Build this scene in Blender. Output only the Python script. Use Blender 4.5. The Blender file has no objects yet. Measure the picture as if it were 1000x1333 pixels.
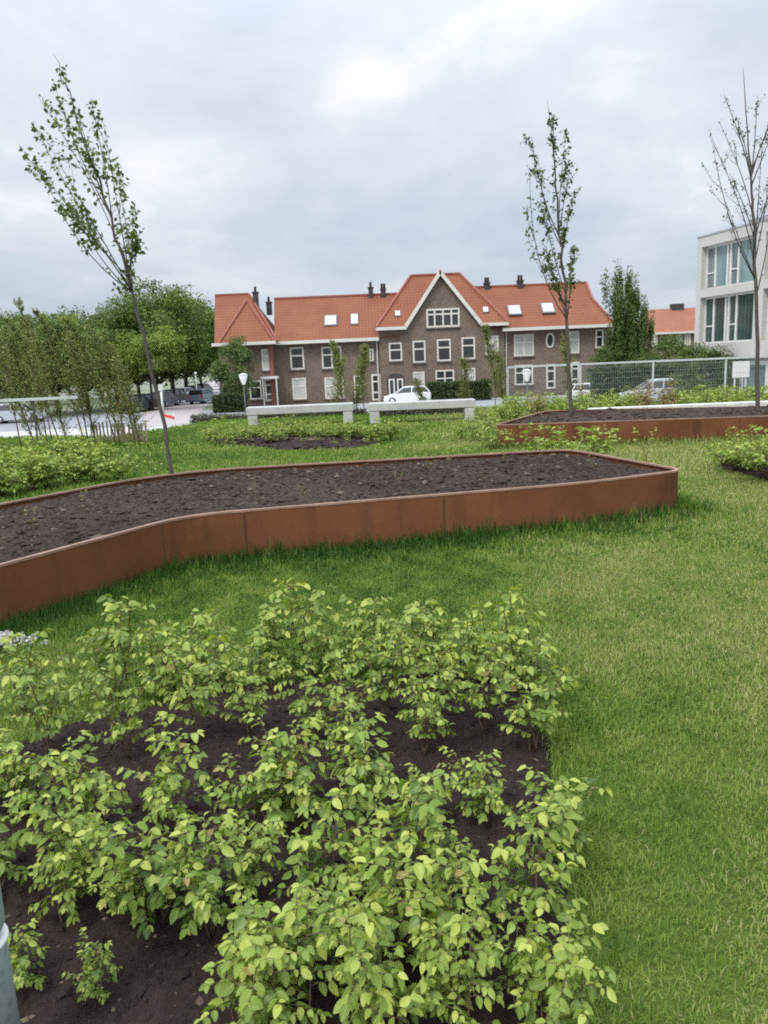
import bpy, math, random
import numpy as np
from mathutils import Matrix, Vector
R = math.radians
scene = bpy.context.scene
COL = scene.collection
rng = np.random.default_rng(7)
random.seed(7)

# ------------------------------------------------------------------ camera
PITCH, ROLL, EYE = 10.9, 2.4, 1.6
cam_d = bpy.data.cameras.new('camera')
cam = bpy.data.objects.new('camera', cam_d)
COL.objects.link(cam)
CAMROT = Matrix.Rotation(R(90 - PITCH), 3, 'X') @ Matrix.Rotation(R(-ROLL), 3, 'Z')
cam.matrix_world = Matrix.Translation((0, 0, EYE)) @ CAMROT.to_4x4()
cam_d.sensor_fit = 'VERTICAL'
cam_d.sensor_height = 36.0
cam_d.lens = 36.0 * 1000 / 1333
cam_d.clip_end = 3000
cam_d.clip_start = 0.05
scene.camera = cam

# ------------------------------------------------------------------ world, sun, exposure
SUN_EL, SUN_AZ = 52, 215          # azimuth measured clockwise from +Y
world = bpy.data.worlds.new('World')
scene.world = world
world.use_nodes = True
wn, wl = world.node_tree.nodes, world.node_tree.links
wn.clear()
def wnode(t, **k):
    n = wn.new(t)
    for a, b in k.items(): setattr(n, a, b)
    return n
sky = wnode('ShaderNodeTexSky', sky_type='NISHITA', sun_disc=False)
sky.sun_elevation = R(SUN_EL); sky.sun_rotation = R(SUN_AZ)
sky.air_density = 1.0; sky.dust_density = 2.0
bg1 = wnode('ShaderNodeBackground'); bg1.inputs['Strength'].default_value = 0.09
wl.new(sky.outputs[0], bg1.inputs['Color'])
tc = wnode('ShaderNodeTexCoord')
sep = wnode('ShaderNodeSeparateXYZ'); wl.new(tc.outputs['Generated'], sep.inputs[0])
def wmath(op, a, b=None, clamp=False):
    n = wnode('ShaderNodeMath', operation=op, use_clamp=clamp)
    for i, v in enumerate((a, b)):
        if v is None: continue
        if isinstance(v, (int, float)): n.inputs[i].default_value = v
        else: wl.new(v, n.inputs[i])
    return n.outputs[0]
zz = wmath('ADD', wmath('MAXIMUM', sep.outputs['Z'], 0.0), 0.16)
cmb = wnode('ShaderNodeCombineXYZ')
wl.new(wmath('DIVIDE', sep.outputs['X'], zz), cmb.inputs[0])
wl.new(wmath('DIVIDE', sep.outputs['Y'], zz), cmb.inputs[1])
cmb.inputs[2].default_value = 3.7
def cloud(scale, detail, rough, dist, off):
    m = wnode('ShaderNodeMapping'); m.inputs['Location'].default_value = off
    m.inputs['Scale'].default_value = (1.0, 0.75, 1.0)
    wl.new(cmb.outputs[0], m.inputs[0])
    n = wnode('ShaderNodeTexNoise'); n.inputs['Scale'].default_value = scale
    n.inputs['Detail'].default_value = detail; n.inputs['Roughness'].default_value = rough
    n.inputs['Distortion'].default_value = dist
    wl.new(m.outputs[0], n.inputs['Vector'])
    return n.outputs['Fac']
c1 = cloud(0.75, 5.0, 0.5, 0.25, (1.3, 4.1, 0))
c2 = cloud(2.2, 6.0, 0.55, 0.4, (7.0, 2.0, 0))
cm = wmath('ADD', wmath('MULTIPLY', c1, 0.7), wmath('MULTIPLY', c2, 0.3))
ramp = wnode('ShaderNodeValToRGB'); wl.new(cm, ramp.inputs[0])
er = ramp.color_ramp.elements
er[0].position = 0.40; er[0].color = (0.405, 0.465, 0.545, 1)
er[1].position = 0.66; er[1].color = (0.78, 0.78, 0.80, 1)
e = er.new(0.50); e.color = (0.48, 0.53, 0.60, 1)
e = er.new(0.58); e.color = (0.58, 0.61, 0.66, 1)
# overcast skies grow brighter towards the zenith
zgain = wnode('ShaderNodeMapRange'); zgain.interpolation_type = 'SMOOTHSTEP'
wl.new(sep.outputs['Z'], zgain.inputs[0])
zgain.inputs[1].default_value = 0.30; zgain.inputs[2].default_value = 0.85
zgain.inputs[3].default_value = 1.0; zgain.inputs[4].default_value = 3.4
lowgain = wnode('ShaderNodeMapRange'); wl.new(sep.outputs['Z'], lowgain.inputs[0])
lowgain.inputs[1].default_value = 0.0; lowgain.inputs[2].default_value = 0.38
lowgain.inputs[3].default_value = 0.93; lowgain.inputs[4].default_value = 1.10
bg2 = wnode('ShaderNodeBackground'); wl.new(ramp.outputs[0], bg2.inputs['Color'])
wl.new(wmath('MULTIPLY', zgain.outputs[0], lowgain.outputs[0]), bg2.inputs['Strength'])
mixs = wnode('ShaderNodeMixShader'); mixs.inputs[0].default_value = 0.88
wl.new(bg1.outputs[0], mixs.inputs[1]); wl.new(bg2.outputs[0], mixs.inputs[2])
wout = wnode('ShaderNodeOutputWorld'); wl.new(mixs.outputs[0], wout.inputs[0])

sun_d = bpy.data.lights.new('sun', 'SUN')
sun_d.energy = 1.7; sun_d.angle = R(14); sun_d.color = (1.0, 0.96, 0.9)
sun = bpy.data.objects.new('sun', sun_d); COL.objects.link(sun)
az = R(SUN_AZ)
sdir = Vector((math.sin(az) * math.cos(R(SUN_EL)), math.cos(az) * math.cos(R(SUN_EL)), math.sin(R(SUN_EL))))
sun.rotation_euler = sdir.to_track_quat('Z', 'Y').to_euler()

vs = scene.view_settings
scene.display_settings.display_device = 'sRGB'
vs.view_transform = 'Standard'; vs.look = 'None'; vs.exposure = 0.5; vs.gamma = 1.0
cy = scene.cycles
cy.max_bounces = 5; cy.diffuse_bounces = 3; cy.glossy_bounces = 2; cy.transmission_bounces = 3
cy.transparent_max_bounces = 6; cy.caustics_reflective = False; cy.caustics_refractive = False
cy.use_adaptive_sampling = True; cy.adaptive_threshold = 0.02
cy.use_denoising = False; cy.denoiser = 'OPENIMAGEDENOISE'
cy.pixel_filter_type = 'BLACKMAN_HARRIS'; cy.filter_width = 1.9

# ------------------------------------------------------------------ helpers: pixels of the photo to places
CR = np.array(CAMROT)
def ray(px, py):
    return CR @ np.array([(px - 500) / 1000, (666.5 - py) / 1000, -1.0])
def g(px, py, z=0.0):
    d = ray(px, py); t = (z - EYE) / d[2]
    return np.array([d[0] * t, d[1] * t, z])
def F(px, py, Y):
    d = ray(px, py); t = Y / d[1]
    return np.array([d[0] * t, Y, EYE + d[2] * t])

# ------------------------------------------------------------------ helpers: value noise
def _h(ix, iy, s):
    n = (ix * 374761393 + iy * 668265263 + s * 1442695041) & 0xffffffff
    n = ((n ^ (n >> 13)) * 1274126177) & 0xffffffff
    return ((n ^ (n >> 16)) & 0xffff) / 65535.0
def vnoise(x, y, s=0):
    x = np.asarray(x, float); y = np.asarray(y, float)
    ix = np.floor(x).astype(np.int64); iy = np.floor(y).astype(np.int64)
    fx = x - ix; fy = y - iy
    fx = fx * fx * (3 - 2 * fx); fy = fy * fy * (3 - 2 * fy)
    a = _h(ix, iy, s); b = _h(ix + 1, iy, s); c = _h(ix, iy + 1, s); d = _h(ix + 1, iy + 1, s)
    return (a * (1 - fx) + b * fx) * (1 - fy) + (c * (1 - fx) + d * fx) * fy
def fbm(x, y, s=0, o=4):
    r = 0; a = 0.5
    for i in range(o):
        r = r + a * vnoise(np.asarray(x) * 2 ** i, np.asarray(y) * 2 ** i, s + i); a *= 0.5
    return r
def inside(poly, x, y):
    poly = np.asarray(poly)[:, :2]; r = np.zeros(np.shape(x), bool)
    n = len(poly)
    for i in range(n):
        x1, y1 = poly[i]; x2, y2 = poly[(i + 1) % n]
        if y1 == y2: continue
        c = ((y1 > y) != (y2 > y)) & (x < (x2 - x1) * (y - y1) / (y2 - y1) + x1)
        r ^= c
    return r
def polydist(poly, x, y, closed=True):
    poly = np.asarray(poly)[:, :2]; best = np.full(np.shape(x), 1e9)
    n = len(poly)
    for i in range(n if closed else n - 1):
        a = poly[i]; b = poly[(i + 1) % n]; d = b - a; L = d @ d + 1e-12
        t = np.clip(((x - a[0]) * d[0] + (y - a[1]) * d[1]) / L, 0, 1)
        best = np.minimum(best, np.hypot(x - a[0] - t * d[0], y - a[1] - t * d[1]))
    return best

# ------------------------------------------------------------------ helpers: objects
def tag(o, label=None, cat=None, group=None, kind=None):
    if label: o['label'] = label
    if cat: o['category'] = cat
    if group: o['group'] = group
    if kind: o['kind'] = kind
    return o
def thing(name, label, cat, loc, group=None, rz=0.0):
    o = bpy.data.objects.new(name, None); COL.objects.link(o)
    o.location = [float(v) for v in loc]; o.rotation_euler = (0, 0, rz)
    o.empty_display_size = 0.2
    return tag(o, label, cat, group)
def copy_tree(o, parent=None):
    c = o.copy(); COL.objects.link(c)
    if parent is not None: c.parent = parent
    for ch in [k for k in bpy.data.objects if k.parent == o]: copy_tree(ch, c)
    return c
KIDS = {}
def copy_thing(o, loc, rz, sc, label, group=None):
    """copy of a thing with its parts (and their sub-parts)"""
    c = o.copy(); COL.objects.link(c)
    c.location = [float(v) for v in loc]; c.rotation_euler = (0, 0, rz); c.scale = sc if hasattr(sc, '__len__') else (sc, sc, sc)
    c['label'] = label
    if group: c['group'] = group
    for k in KIDS.get(o.name, []):
        d = k.copy(); COL.objects.link(d); d.parent = c
        for kk in KIDS.get(k.name, []):
            e2 = kk.copy(); COL.objects.link(e2); e2.parent = d
    return c

class MB:
    """collects faces of one mesh, in world (or local) coordinates"""
    def __init__(s): s.v = []; s.f = []; s.m = []; s.sm = []; s.n = 0; s.rnd = []
    def add(s, verts, faces, mi=0, smooth=False, rnd=0.5):
        verts = np.asarray(verts, float)
        s.v.append(verts)
        s.f += [tuple(int(i) + s.n for i in f) for f in faces]
        s.m += [mi] * len(faces); s.sm += [smooth] * len(faces)
        s.rnd.append(np.full(len(verts), rnd)); s.n += len(verts)
    def box(s, a, b, mi=0, M=None):
        x0, y0, z0 = a; x1, y1, z1 = b
        v = np.array([(x0, y0, z0), (x1, y0, z0), (x1, y1, z0), (x0, y1, z0), (x0, y0, z1), (x1, y0, z1), (x1, y1, z1), (x0, y1, z1)])
        if M is not None: v = v @ np.array(M)[:3, :3].T + np.array(M)[:3, 3]
        s.add(v, [(0, 3, 2, 1), (4, 5, 6, 7), (0, 1, 5, 4), (1, 2, 6, 5), (2, 3, 7, 6), (3, 0, 4, 7)], mi)
    def bbox(s, a, b, c=0.02, mi=0):
        """box with chamfered edges (vertical and top)"""
        x0, y0, z0 = a; x1, y1, z1 = b
        def ring(i, z): return [(x0 + i + c, y0 + i, z), (x1 - i - c, y0 + i, z), (x1 - i, y0 + i + c, z), (x1 - i, y1 - i - c, z), (x1 - i - c, y1 - i, z), (x0 + i + c, y1 - i, z), (x0 + i, y1 - i - c, z), (x0 + i, y0 + i + c, z)]
        v = ring(c, z0) + ring(0, z0 + c) + ring(0, z1 - c) + ring(c, z1)
        f = [tuple(range(7, -1, -1)), tuple(range(24, 32))]
        for k in range(3):
            for i in range(8): f.append((k * 8 + i, k * 8 + (i + 1) % 8, k * 8 + 8 + (i + 1) % 8, k * 8 + 8 + i))
        s.add(v, f, mi)
    def bar(s, p, q, w, h, mi=0, up=(0, 0, 1)):
        p = np.asarray(p, float); q = np.asarray(q, float); d = q - p; L = np.linalg.norm(d); d = d / L
        u = np.asarray(up, float)
        if abs(d @ u) > 0.98: u = np.array([0, 1.0, 0])
        r = np.cross(d, u); r /= np.linalg.norm(r); u = np.cross(r, d)
        v = [p + r * sx * w / 2 + u * sz * h / 2 for sx, sz in ((-1, -1), (1, -1), (1, 1), (-1, 1))]
        v += [x + d * L for x in v]
        s.add(v, [(0, 1, 2, 3), (7, 6, 5, 4), (0, 4, 5, 1), (1, 5, 6, 2), (2, 6, 7, 3), (3, 7, 4, 0)], mi)
    def tube(s, pts, rad, n=6, mi=0, cap=True, rnd=0.5):
        pts = [np.asarray(p, float) for p in pts]; m = len(pts)
        if not hasattr(rad, '__len__'): rad = [rad] * m
        v = []; ref = None
        for i in range(m):
            d = pts[min(i + 1, m - 1)] - pts[max(i - 1, 0)]; d = d / (np.linalg.norm(d) + 1e-9)
            if ref is None: ref = np.array([1.0, 0, 0]) if abs(d[0]) < 0.9 else np.array([0, 1.0, 0])
            r = ref - d * (ref @ d); r /= np.linalg.norm(r); ref = r; u = np.cross(d, r)
            for k in range(n):
                a = 2 * math.pi * k / n
                v.append(pts[i] + (r * math.cos(a) + u * math.sin(a)) * rad[i])
        f = [(i * n + k, i * n + (k + 1) % n, (i + 1) * n + (k + 1) % n, (i + 1) * n + k) for i in range(m - 1) for k in range(n)]
        if cap: f += [tuple(range(n - 1, -1, -1)), tuple(range((m - 1) * n, m * n))]
        s.add(v, f, mi, True, rnd)
    def lathe(s, c, prof, n=16, mi=0, axis='z'):
        v = []
        for r, h in prof:
            for k in range(n):
                a = 2 * math.pi * k / n
                p = (r * math.cos(a), r * math.sin(a), h) if axis == 'z' else ((r * math.cos(a), h, r * math.sin(a)) if axis == 'y' else (h, r * math.cos(a), r * math.sin(a)))
                v.append(np.array(c, float) + p)
        m = len(prof)
        f = [(i * n + k, i * n + (k + 1) % n, (i + 1) * n + (k + 1) % n, (i + 1) * n + k) for i in range(m - 1) for k in range(n)]
        f += [tuple(range(n - 1, -1, -1)), tuple(range((m - 1) * n, m * n))]
        s.add(v, f, mi, True)
    def prism(s, poly, axis, a, b, mi=0):
        """poly of 2-D points extruded along axis x, y or z from a to b"""
        def P(p, t): return (t, p[0], p[1]) if axis == 'x' else ((p[0], t, p[1]) if axis == 'y' else (p[0], p[1], t))
        n = len(poly); v = [P(p, a) for p in poly] + [P(p, b) for p in poly]
        f = [tuple(range(n - 1, -1, -1)), tuple(range(n, 2 * n))] + [(i, (i + 1) % n, n + (i + 1) % n, n + i) for i in range(n)]
        s.add(v, f, mi)
    def build(s, name, mats, parent=None, origin=None):
        v = np.concatenate(s.v)
        if origin is None:
            p = parent
            while p is not None and p.parent is not None: p = p.parent
            origin = np.array(p.location) if p is not None else np.zeros(3)
            if p is not None and abs(p.rotation_euler.z) > 1e-9: origin = np.zeros(3)
        me = bpy.data.meshes.new(name)
        me.from_pydata((v - origin).tolist(), [], s.f)
        for m in (mats if isinstance(mats, (list, tuple)) else [mats]): me.materials.append(m)
        me.polygons.foreach_set('material_index', s.m); me.polygons.foreach_set('use_smooth', s.sm)
        at = me.attributes.new('rnd', 'FLOAT', 'POINT'); at.data.foreach_set('value', np.concatenate(s.rnd).astype(np.float32))
        return link(name, me, parent, None if parent is not None else origin)

def link(name, me, parent=None, loc=None):
    o = bpy.data.objects.new(name, me); COL.objects.link(o)
    if loc is not None: o.location = [float(x) for x in loc]
    if parent is not None:
        o.parent = parent; KIDS.setdefault(parent.name, []).append(o)
    return o
def np_mesh(name, verts, faces, mats, rnd=None, uv=None, smooth=False, mi=None):
    """fast mesh of faces with the same vertex count"""
    verts = np.asarray(verts, np.float32); faces = np.asarray(faces, np.int32)
    me = bpy.data.meshes.new(name)
    k = faces.shape[1]; nf = len(faces)
    me.vertices.add(len(verts)); me.vertices.foreach_set('co', verts.ravel())
    me.loops.add(nf * k); me.loops.foreach_set('vertex_index', faces.ravel())
    me.polygons.add(nf); me.polygons.foreach_set('loop_start', np.arange(0, nf * k, k, dtype=np.int32))
    if smooth: me.polygons.foreach_set('use_smooth', np.ones(nf, bool))
    if mi is not None: me.polygons.foreach_set('material_index', np.asarray(mi, np.int32))
    for m in (mats if isinstance(mats, (list, tuple)) else [mats]): me.materials.append(m)
    me.update(calc_edges=True)
    if rnd is not None:
        at = me.attributes.new('rnd', 'FLOAT', 'POINT'); at.data.foreach_set('value', np.asarray(rnd, np.float32))
    if uv is not None:
        at = me.attributes.new('luv', 'FLOAT_VECTOR', 'POINT'); at.data.foreach_set('vector', np.asarray(uv, np.float32).ravel())
    return me

# ------------------------------------------------------------------ materials
class Mat:
    def __init__(s, name):
        s.m = bpy.data.materials.new(name); s.m.use_nodes = True
        s.n = s.m.node_tree.nodes; s.l = s.m.node_tree.links
        s.b = s.n['Principled BSDF']; s.out = s.n['Material Output']
        s._tc = None
    def node(s, t, **k):
        n = s.n.new(t)
        for a, b in k.items(): setattr(n, a, b)
        return n
    def put(s, sock, v):
        if isinstance(v, (int, float)): sock.default_value = v
        elif isinstance(v, tuple): sock.default_value = v if len(v) != 3 or sock.type == 'VECTOR' else (*v, 1)
        else: s.l.new(v, sock)
    def co(s, scale=(1, 1, 1), rot=(0, 0, 0)):
        if s._tc is None: s._tc = s.node('ShaderNodeTexCoord')
        m = s.node('ShaderNodeMapping'); m.inputs['Scale'].default_value = scale; m.inputs['Rotation'].default_value = rot
        s.l.new(s._tc.outputs['Object'], m.inputs[0]); return m.outputs[0]
    def noise(s, sc, detail=4, rough=0.55, co=None, dist=0.0):
        n = s.node('ShaderNodeTexNoise'); n.inputs['Scale'].default_value = sc; n.inputs['Detail'].default_value = detail
        n.inputs['Roughness'].default_value = rough; n.inputs['Distortion'].default_value = dist
        s.l.new(co if co is not None else s.co(), n.inputs['Vector']); return n.outputs['Fac']
    def ramp(s, fac, stops):
        r = s.node('ShaderNodeValToRGB'); s.put(r.inputs[0], fac); e = r.color_ramp.elements
        while len(e) < len(stops): e.new(0.5)
        for x, (p, c) in zip(e, stops): x.position = p; x.color = (*c, 1) if len(c) == 3 else c
        return r.outputs[0]
    def mix(s, fac, a, b, mode='MIX'):
        m = s.node('ShaderNodeMix', data_type='RGBA', blend_type=mode)
        s.put(m.inputs[0], fac); s.put(m.inputs[6], a); s.put(m.inputs[7], b); return m.outputs[2]
    def math(s, op, a, b=0.0, clamp=False):
        n = s.node('ShaderNodeMath', operation=op, use_clamp=clamp); s.put(n.inputs[0], a); s.put(n.inputs[1], b); return n.outputs[0]
    def attr(s, name, out='Fac'):
        return s.node('ShaderNodeAttribute', attribute_name=name).outputs[out]
    def orand(s): return s.node('ShaderNodeObjectInfo').outputs['Random']
    def bump(s, h, strength=0.4, dist=0.02):
        b = s.node('ShaderNodeBump'); b.inputs['Strength'].default_value = strength; b.inputs['Distance'].default_value = dist
        s.l.new(h, b.inputs['Height']); s.l.new(b.outputs[0], s.b.inputs['Normal'])
    def set(s, color=None, rough=0.6, metal=0.0, spec=None):
        if color is not None: s.put(s.b.inputs['Base Color'], color)
        s.put(s.b.inputs['Roughness'], rough); s.put(s.b.inputs['Metallic'], metal)
        if spec is not None: s.put(s.b.inputs['Specular IOR Level'], spec)
        return s

def simple(name, col, rough=0.6, metal=0.0, var=0.15, nsc=3.0, bump=0.0, spec=None):
    M = Mat(name); n = M.noise(nsc, 5, 0.6)
    lo = tuple(c * (1 - var) for c in col); hi = tuple(min(1, c * (1 + var)) for c in col)
    M.set(M.ramp(n, [(0.3, lo), (0.7, hi)]), rough, metal, spec)
    if bump: M.bump(M.noise(nsc * 8, 4), bump, 0.01)
    return M.m
def leafmat(name, dark, mid, light, rare=None, trans=0.35, rough=0.5, veins=False, spec=0.35):
    M = Mat(name); a = M.attr('rnd')
    stops = [(0.0, dark), (0.5, mid), (0.93, light)]
    if rare: stops.append((1.0, rare))
    c = M.ramp(a, stops)
    c = M.mix(M.math('MULTIPLY', M.orand(), 0.22), c, light)
    if veins:
        fr = M.math('FRACT', M.math('MULTIPLY', a, 37.0)); c = M.mix(M.math('MULTIPLY', fr, 0.24), c, (0.115, 0.225, 0.070))
    M.set(c, rough, 0, spec)
    if veins:
        v = M.attr('luv', 'Vector'); sx = M.node('ShaderNodeSeparateXYZ'); M.l.new(v, sx.inputs[0])
        ph = M.math('SUBTRACT', M.math('MULTIPLY', sx.outputs[0], 62.0), M.math('MULTIPLY', M.math('ABSOLUTE', sx.outputs[1]), 50.0))
        M.bump(M.math('SINE', ph), 0.35, 0.004)
        rib = M.math('LESS_THAN', M.math('ABSOLUTE', sx.outputs[1]), 0.014)
        c2 = M.mix(M.math('MULTIPLY', rib, 0.45), c, light); M.put(M.b.inputs['Base Color'], c2); c = c2
    tr = M.node('ShaderNodeBsdfTranslucent'); M.l.new(M.mix(1.0, c, (1.15, 1.25, 0.55), 'MULTIPLY'), tr.inputs[0])
    mx = M.node('ShaderNodeMixShader'); mx.inputs[0].default_value = trans
    M.l.new(M.b.outputs[0], mx.inputs[1]); M.l.new(tr.outputs[0], mx.inputs[2]); M.l.new(mx.outputs[0], M.out.inputs[0])
    return M.m

# corten steel
M = Mat('corten_steel')
n1 = M.noise(1.6, 6, 0.6); n2 = M.noise(28, 5, 0.65)
base = M.ramp(n1, [(0.3, (0.112, 0.040, 0.0150)), (0.5, (0.158, 0.058, 0.0215)), (0.72, (0.198, 0.078, 0.030))])
base = M.mix(M.math('MULTIPLY', n2, 0.35), base, (0.075, 0.027, 0.013))
streak = M.ramp(M.noise(1.0, 4, 0.6, M.co((3.2, 3.2, 0.25))), [(0.54, (0, 0, 0)), (0.72, (1, 1, 1))])
base = M.mix(M.math('MULTIPLY', streak, 0.6), base, (0.036, 0.016, 0.011))
M.set(base, 0.8, 0.0, 0.25); M.bump(n2, 0.15, 0.004)
CORTEN = M.m
CORTEN_RIM = simple('corten_rim_pale', (0.27, 0.155, 0.105), 0.6, 0.0, 0.25, 6)  # rim colour, paler than the wall
# soils
M = Mat('dark_soil')
n1 = M.noise(2.5, 5, 0.6); n2 = M.noise(70, 5, 0.75); a = M.attr('rnd')
c = M.ramp(n1, [(0.3, (0.022, 0.0145, 0.012)), (0.7, (0.042, 0.029, 0.025))])
c = M.mix(M.ramp(n2, [(0.45, (0, 0, 0)), (0.8, (0.6, 0.6, 0.6))]), c, (0.075, 0.054, 0.045))
c = M.mix(M.ramp(a, [(0.93, (0, 0, 0)), (1.0, (.8, .8, .8))]), c, (0.26, 0.19, 0.13))
M.set(c, 0.95, 0, 0.15); M.bump(n2, 0.9, 0.015)
SOIL = M.m
M = Mat('planter_soil')
n1 = M.noise(0.9, 5, 0.6); n2 = M.noise(45, 5, 0.8); a = M.attr('rnd')
c = M.ramp(n1, [(0.3, (0.027, 0.0175, 0.0135)), (0.7, (0.055, 0.037, 0.029))])
c = M.mix(M.ramp(n2, [(0.42, (0, 0, 0)), (0.8, (0.7, 0.7, 0.7))]), c, (0.115, 0.085, 0.070))
c = M.mix(M.ramp(a, [(0.90, (0, 0, 0)), (1.0, (.8, .8, .8))]), c, (0.20, 0.16, 0.12))
M.set(c, 0.95, 0, 0.15); M.bump(n2, 0.9, 0.02)
SOIL2 = M.m
# grass
M = Mat('grass_blades'); a = M.attr('rnd')
c = M.ramp(a, [(0.0, (0.030, 0.090, 0.010)), (0.35, (0.152, 0.250, 0.028)), (0.62, (0.255, 0.315, 0.058)), (0.84, (0.33, 0.33, 0.105)), (1.0, (0.45, 0.38, 0.20))])
M.set(c, 0.55, 0, 0.25)
tr = M.node('ShaderNodeBsdfTranslucent'); M.l.new(c, tr.inputs[0])
mx = M.node('ShaderNodeMixShader'); mx.inputs[0].default_value = 0.4
M.l.new(M.b.outputs[0], mx.inputs[1]); M.l.new(tr.outputs[0], mx.inputs[2]); M.l.new(mx.outputs[0], M.out.inputs[0])
GRASS = M.m
M = Mat('lawn_ground')
n1 = M.noise(0.7, 5, 0.6); n2 = M.noise(60, 4, 0.8)
c = M.ramp(n1, [(0.3, (0.075, 0.125, 0.020)), (0.55, (0.115, 0.165, 0.03)), (0.75, (0.19, 0.20, 0.06))])
c = M.mix(M.math('MULTIPLY', n2, 0.6), c, (0.05, 0.07, 0.018))
M.set(c, 0.95, 0, 0.1); M.bump(n2, 0.8, 0.02)
LAWN = M.m
# foliage
HORN = leafmat('hornbeam_leaf', (0.055, 0.110, 0.014), (0.200, 0.295, 0.034), (0.49, 0.53, 0.105), (0.34, 0.24, 0.09), 0.32, 0.34, True, 0.5)
SHRUB = leafmat('shrub_leaf', (0.09, 0.16, 0.022), (0.22, 0.30, 0.045), (0.37, 0.42, 0.085), (0.40, 0.22, 0.08), 0.32, 0.5)
COPPER = leafmat('copper_leaf', (0.12, 0.07, 0.03), (0.24, 0.15, 0.06), (0.32, 0.27, 0.09), None, 0.3, 0.5)
OLIVE = leafmat('olive_leaf', (0.095, 0.130, 0.032), (0.20, 0.245, 0.066), (0.30, 0.335, 0.10), (0.20, 0.14, 0.07), 0.28, 0.6)
LINDEN = leafmat('linden_leaf', (0.045, 0.085, 0.014), (0.105, 0.165, 0.028), (0.21, 0.27, 0.055), None, 0.25, 0.6)
DARKLEAF = leafmat('dark_leaf', (0.022, 0.05, 0.012), (0.05, 0.095, 0.022), (0.10, 0.16, 0.035), None, 0.25, 0.6)
ELM = leafmat('young_tree_leaf', (0.035, 0.06, 0.014), (0.085, 0.125, 0.028), (0.19, 0.24, 0.06), None, 0.3, 0.5)
BUDS = leafmat('budding_leaf', (0.045, 0.050, 0.022), (0.08, 0.085, 0.036), (0.14, 0.15, 0.055), None, 0.2, 0.6)
MIDLEAF = leafmat('mid_green_leaf', (0.038, 0.072, 0.016), (0.085, 0.135, 0.030), (0.17, 0.22, 0.055), None, 0.25, 0.6)
HEDGE = leafmat('hedge_leaf', (0.026, 0.044, 0.014), (0.052, 0.080, 0.026), (0.09, 0.125, 0.04), None, 0.2, 0.6)
DULLHEDGE = leafmat('dull_hedge_leaf', (0.07, 0.075, 0.05), (0.13, 0.135, 0.09), (0.20, 0.20, 0.14), None, 0.2, 0.7)
BARK = simple('young_bark', (0.075, 0.060, 0.050), 0.85, 0, 0.35, 14, 0.3)
TWIG = simple('brown_twig', (0.12, 0.075, 0.045), 0.8, 0, 0.3, 25)
OLDBARK = simple('old_bark', (0.055, 0.045, 0.036), 0.9, 0, 0.35, 4, 0.5)
# hard surfaces
CONC = Mat('concrete'); n = CONC.noise(2.2, 6, 0.65); n2 = CONC.noise(40, 4, 0.7)
CONC.set(CONC.mix(CONC.math('MULTIPLY', n2, 0.3), CONC.ramp(n, [(0.3, (0.34, 0.34, 0.32)), (0.7, (0.50, 0.50, 0.47))]), (0.26, 0.25, 0.23)), 0.8); CONC.bump(n2, 0.2, 0.004); CONC = CONC.m
KERB = simple('white_kerb_stone', (0.58, 0.57, 0.53), 0.7, 0, 0.2, 5)
STEEL = Mat('galvanised_steel'); n = STEEL.node('ShaderNodeTexVoronoi'); n.inputs['Scale'].default_value = 45; STEEL.l.new(STEEL.co(), n.inputs['Vector'])
STEEL.set(STEEL.ramp(STEEL.math('ADD', n.outputs['Distance'], STEEL.math('MULTIPLY', STEEL.noise(6, 5), 0.5)), [(0.2, (0.20, 0.25, 0.25)), (0.8, (0.31, 0.36, 0.36))]), 0.55, 0.25); STEEL = STEEL.m
RAILM = simple('railing_metal', (0.52, 0.54, 0.53), 0.5, 0.2, 0.1, 3)
MESHM = simple('mesh_wire', (0.30, 0.34, 0.34), 0.5, 0.3, 0.1, 3)
WHITE = simple('white_paint', (0.60, 0.60, 0.57), 0.5, 0, 0.06, 2)
CREAM = simple('cream_frame', (0.55, 0.53, 0.47), 0.55, 0, 0.08, 2)
RENDERW = simple('white_render', (0.455, 0.44, 0.405), 0.8, 0, 0.06, 0.6)
WOODF = simple('chestnut_wood', (0.36, 0.26, 0.18), 0.85, 0, 0.35, 9)
DARKB = simple('dark_brick_and_shade', (0.045, 0.035, 0.035), 0.85, 0, 0.3, 3)
ASPH = simple('asphalt', (0.24, 0.245, 0.26), 0.9, 0, 0.12, 0.4)
BLACK = simple('black_rubber_and_shade', (0.02, 0.02, 0.02), 0.8, 0, 0.1, 4)
CHROME = simple('alloy', (0.55, 0.56, 0.58), 0.35, 0.7, 0.05, 4)
REDP = simple('red_paint', (0.50, 0.05, 0.04), 0.5, 0, 0.1, 4)
POLED = simple('dark_pole_paint', (.06, .065, .065), .5, .1)
LAMPW = simple('lamp_opal_glass', (0.80, 0.80, 0.78), 0.35, 0, 0.03, 3)
CURTAIN = simple('window_curtain', (0.50, 0.50, 0.45), 0.35, 0, 0.2, 1.5)
def glassy(name, lo, hi, rough=0.08, stripes=0):
    M = Mat(name); n = M.noise(0.9, 4, 0.6, M.co((1, 1, 0.5)))
    c = M.ramp(n, [(0.35, lo), (0.65, hi)])
    if stripes:
        w = M.node('ShaderNodeTexWave'); w.wave_type = 'BANDS'; w.bands_direction = 'Y'; w.inputs['Scale'].default_value = stripes; w.inputs['Distortion'].default_value = 2.0
        M.l.new(M.co(), w.inputs['Vector']); c = M.mix(M.math('MULTIPLY', w.outputs['Fac'], 0.5), c, tuple(v * 1.6 for v in hi))
    M.set(c, rough, 0, 0.6); return M.m
GLASS = glassy('dark_window_glass', (0.012, 0.014, 0.014), (0.035, 0.04, 0.038))
GLASSC = glassy('curtained_glass', (0.33, 0.34, 0.30), (0.47, 0.47, 0.43), 0.15)
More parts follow.
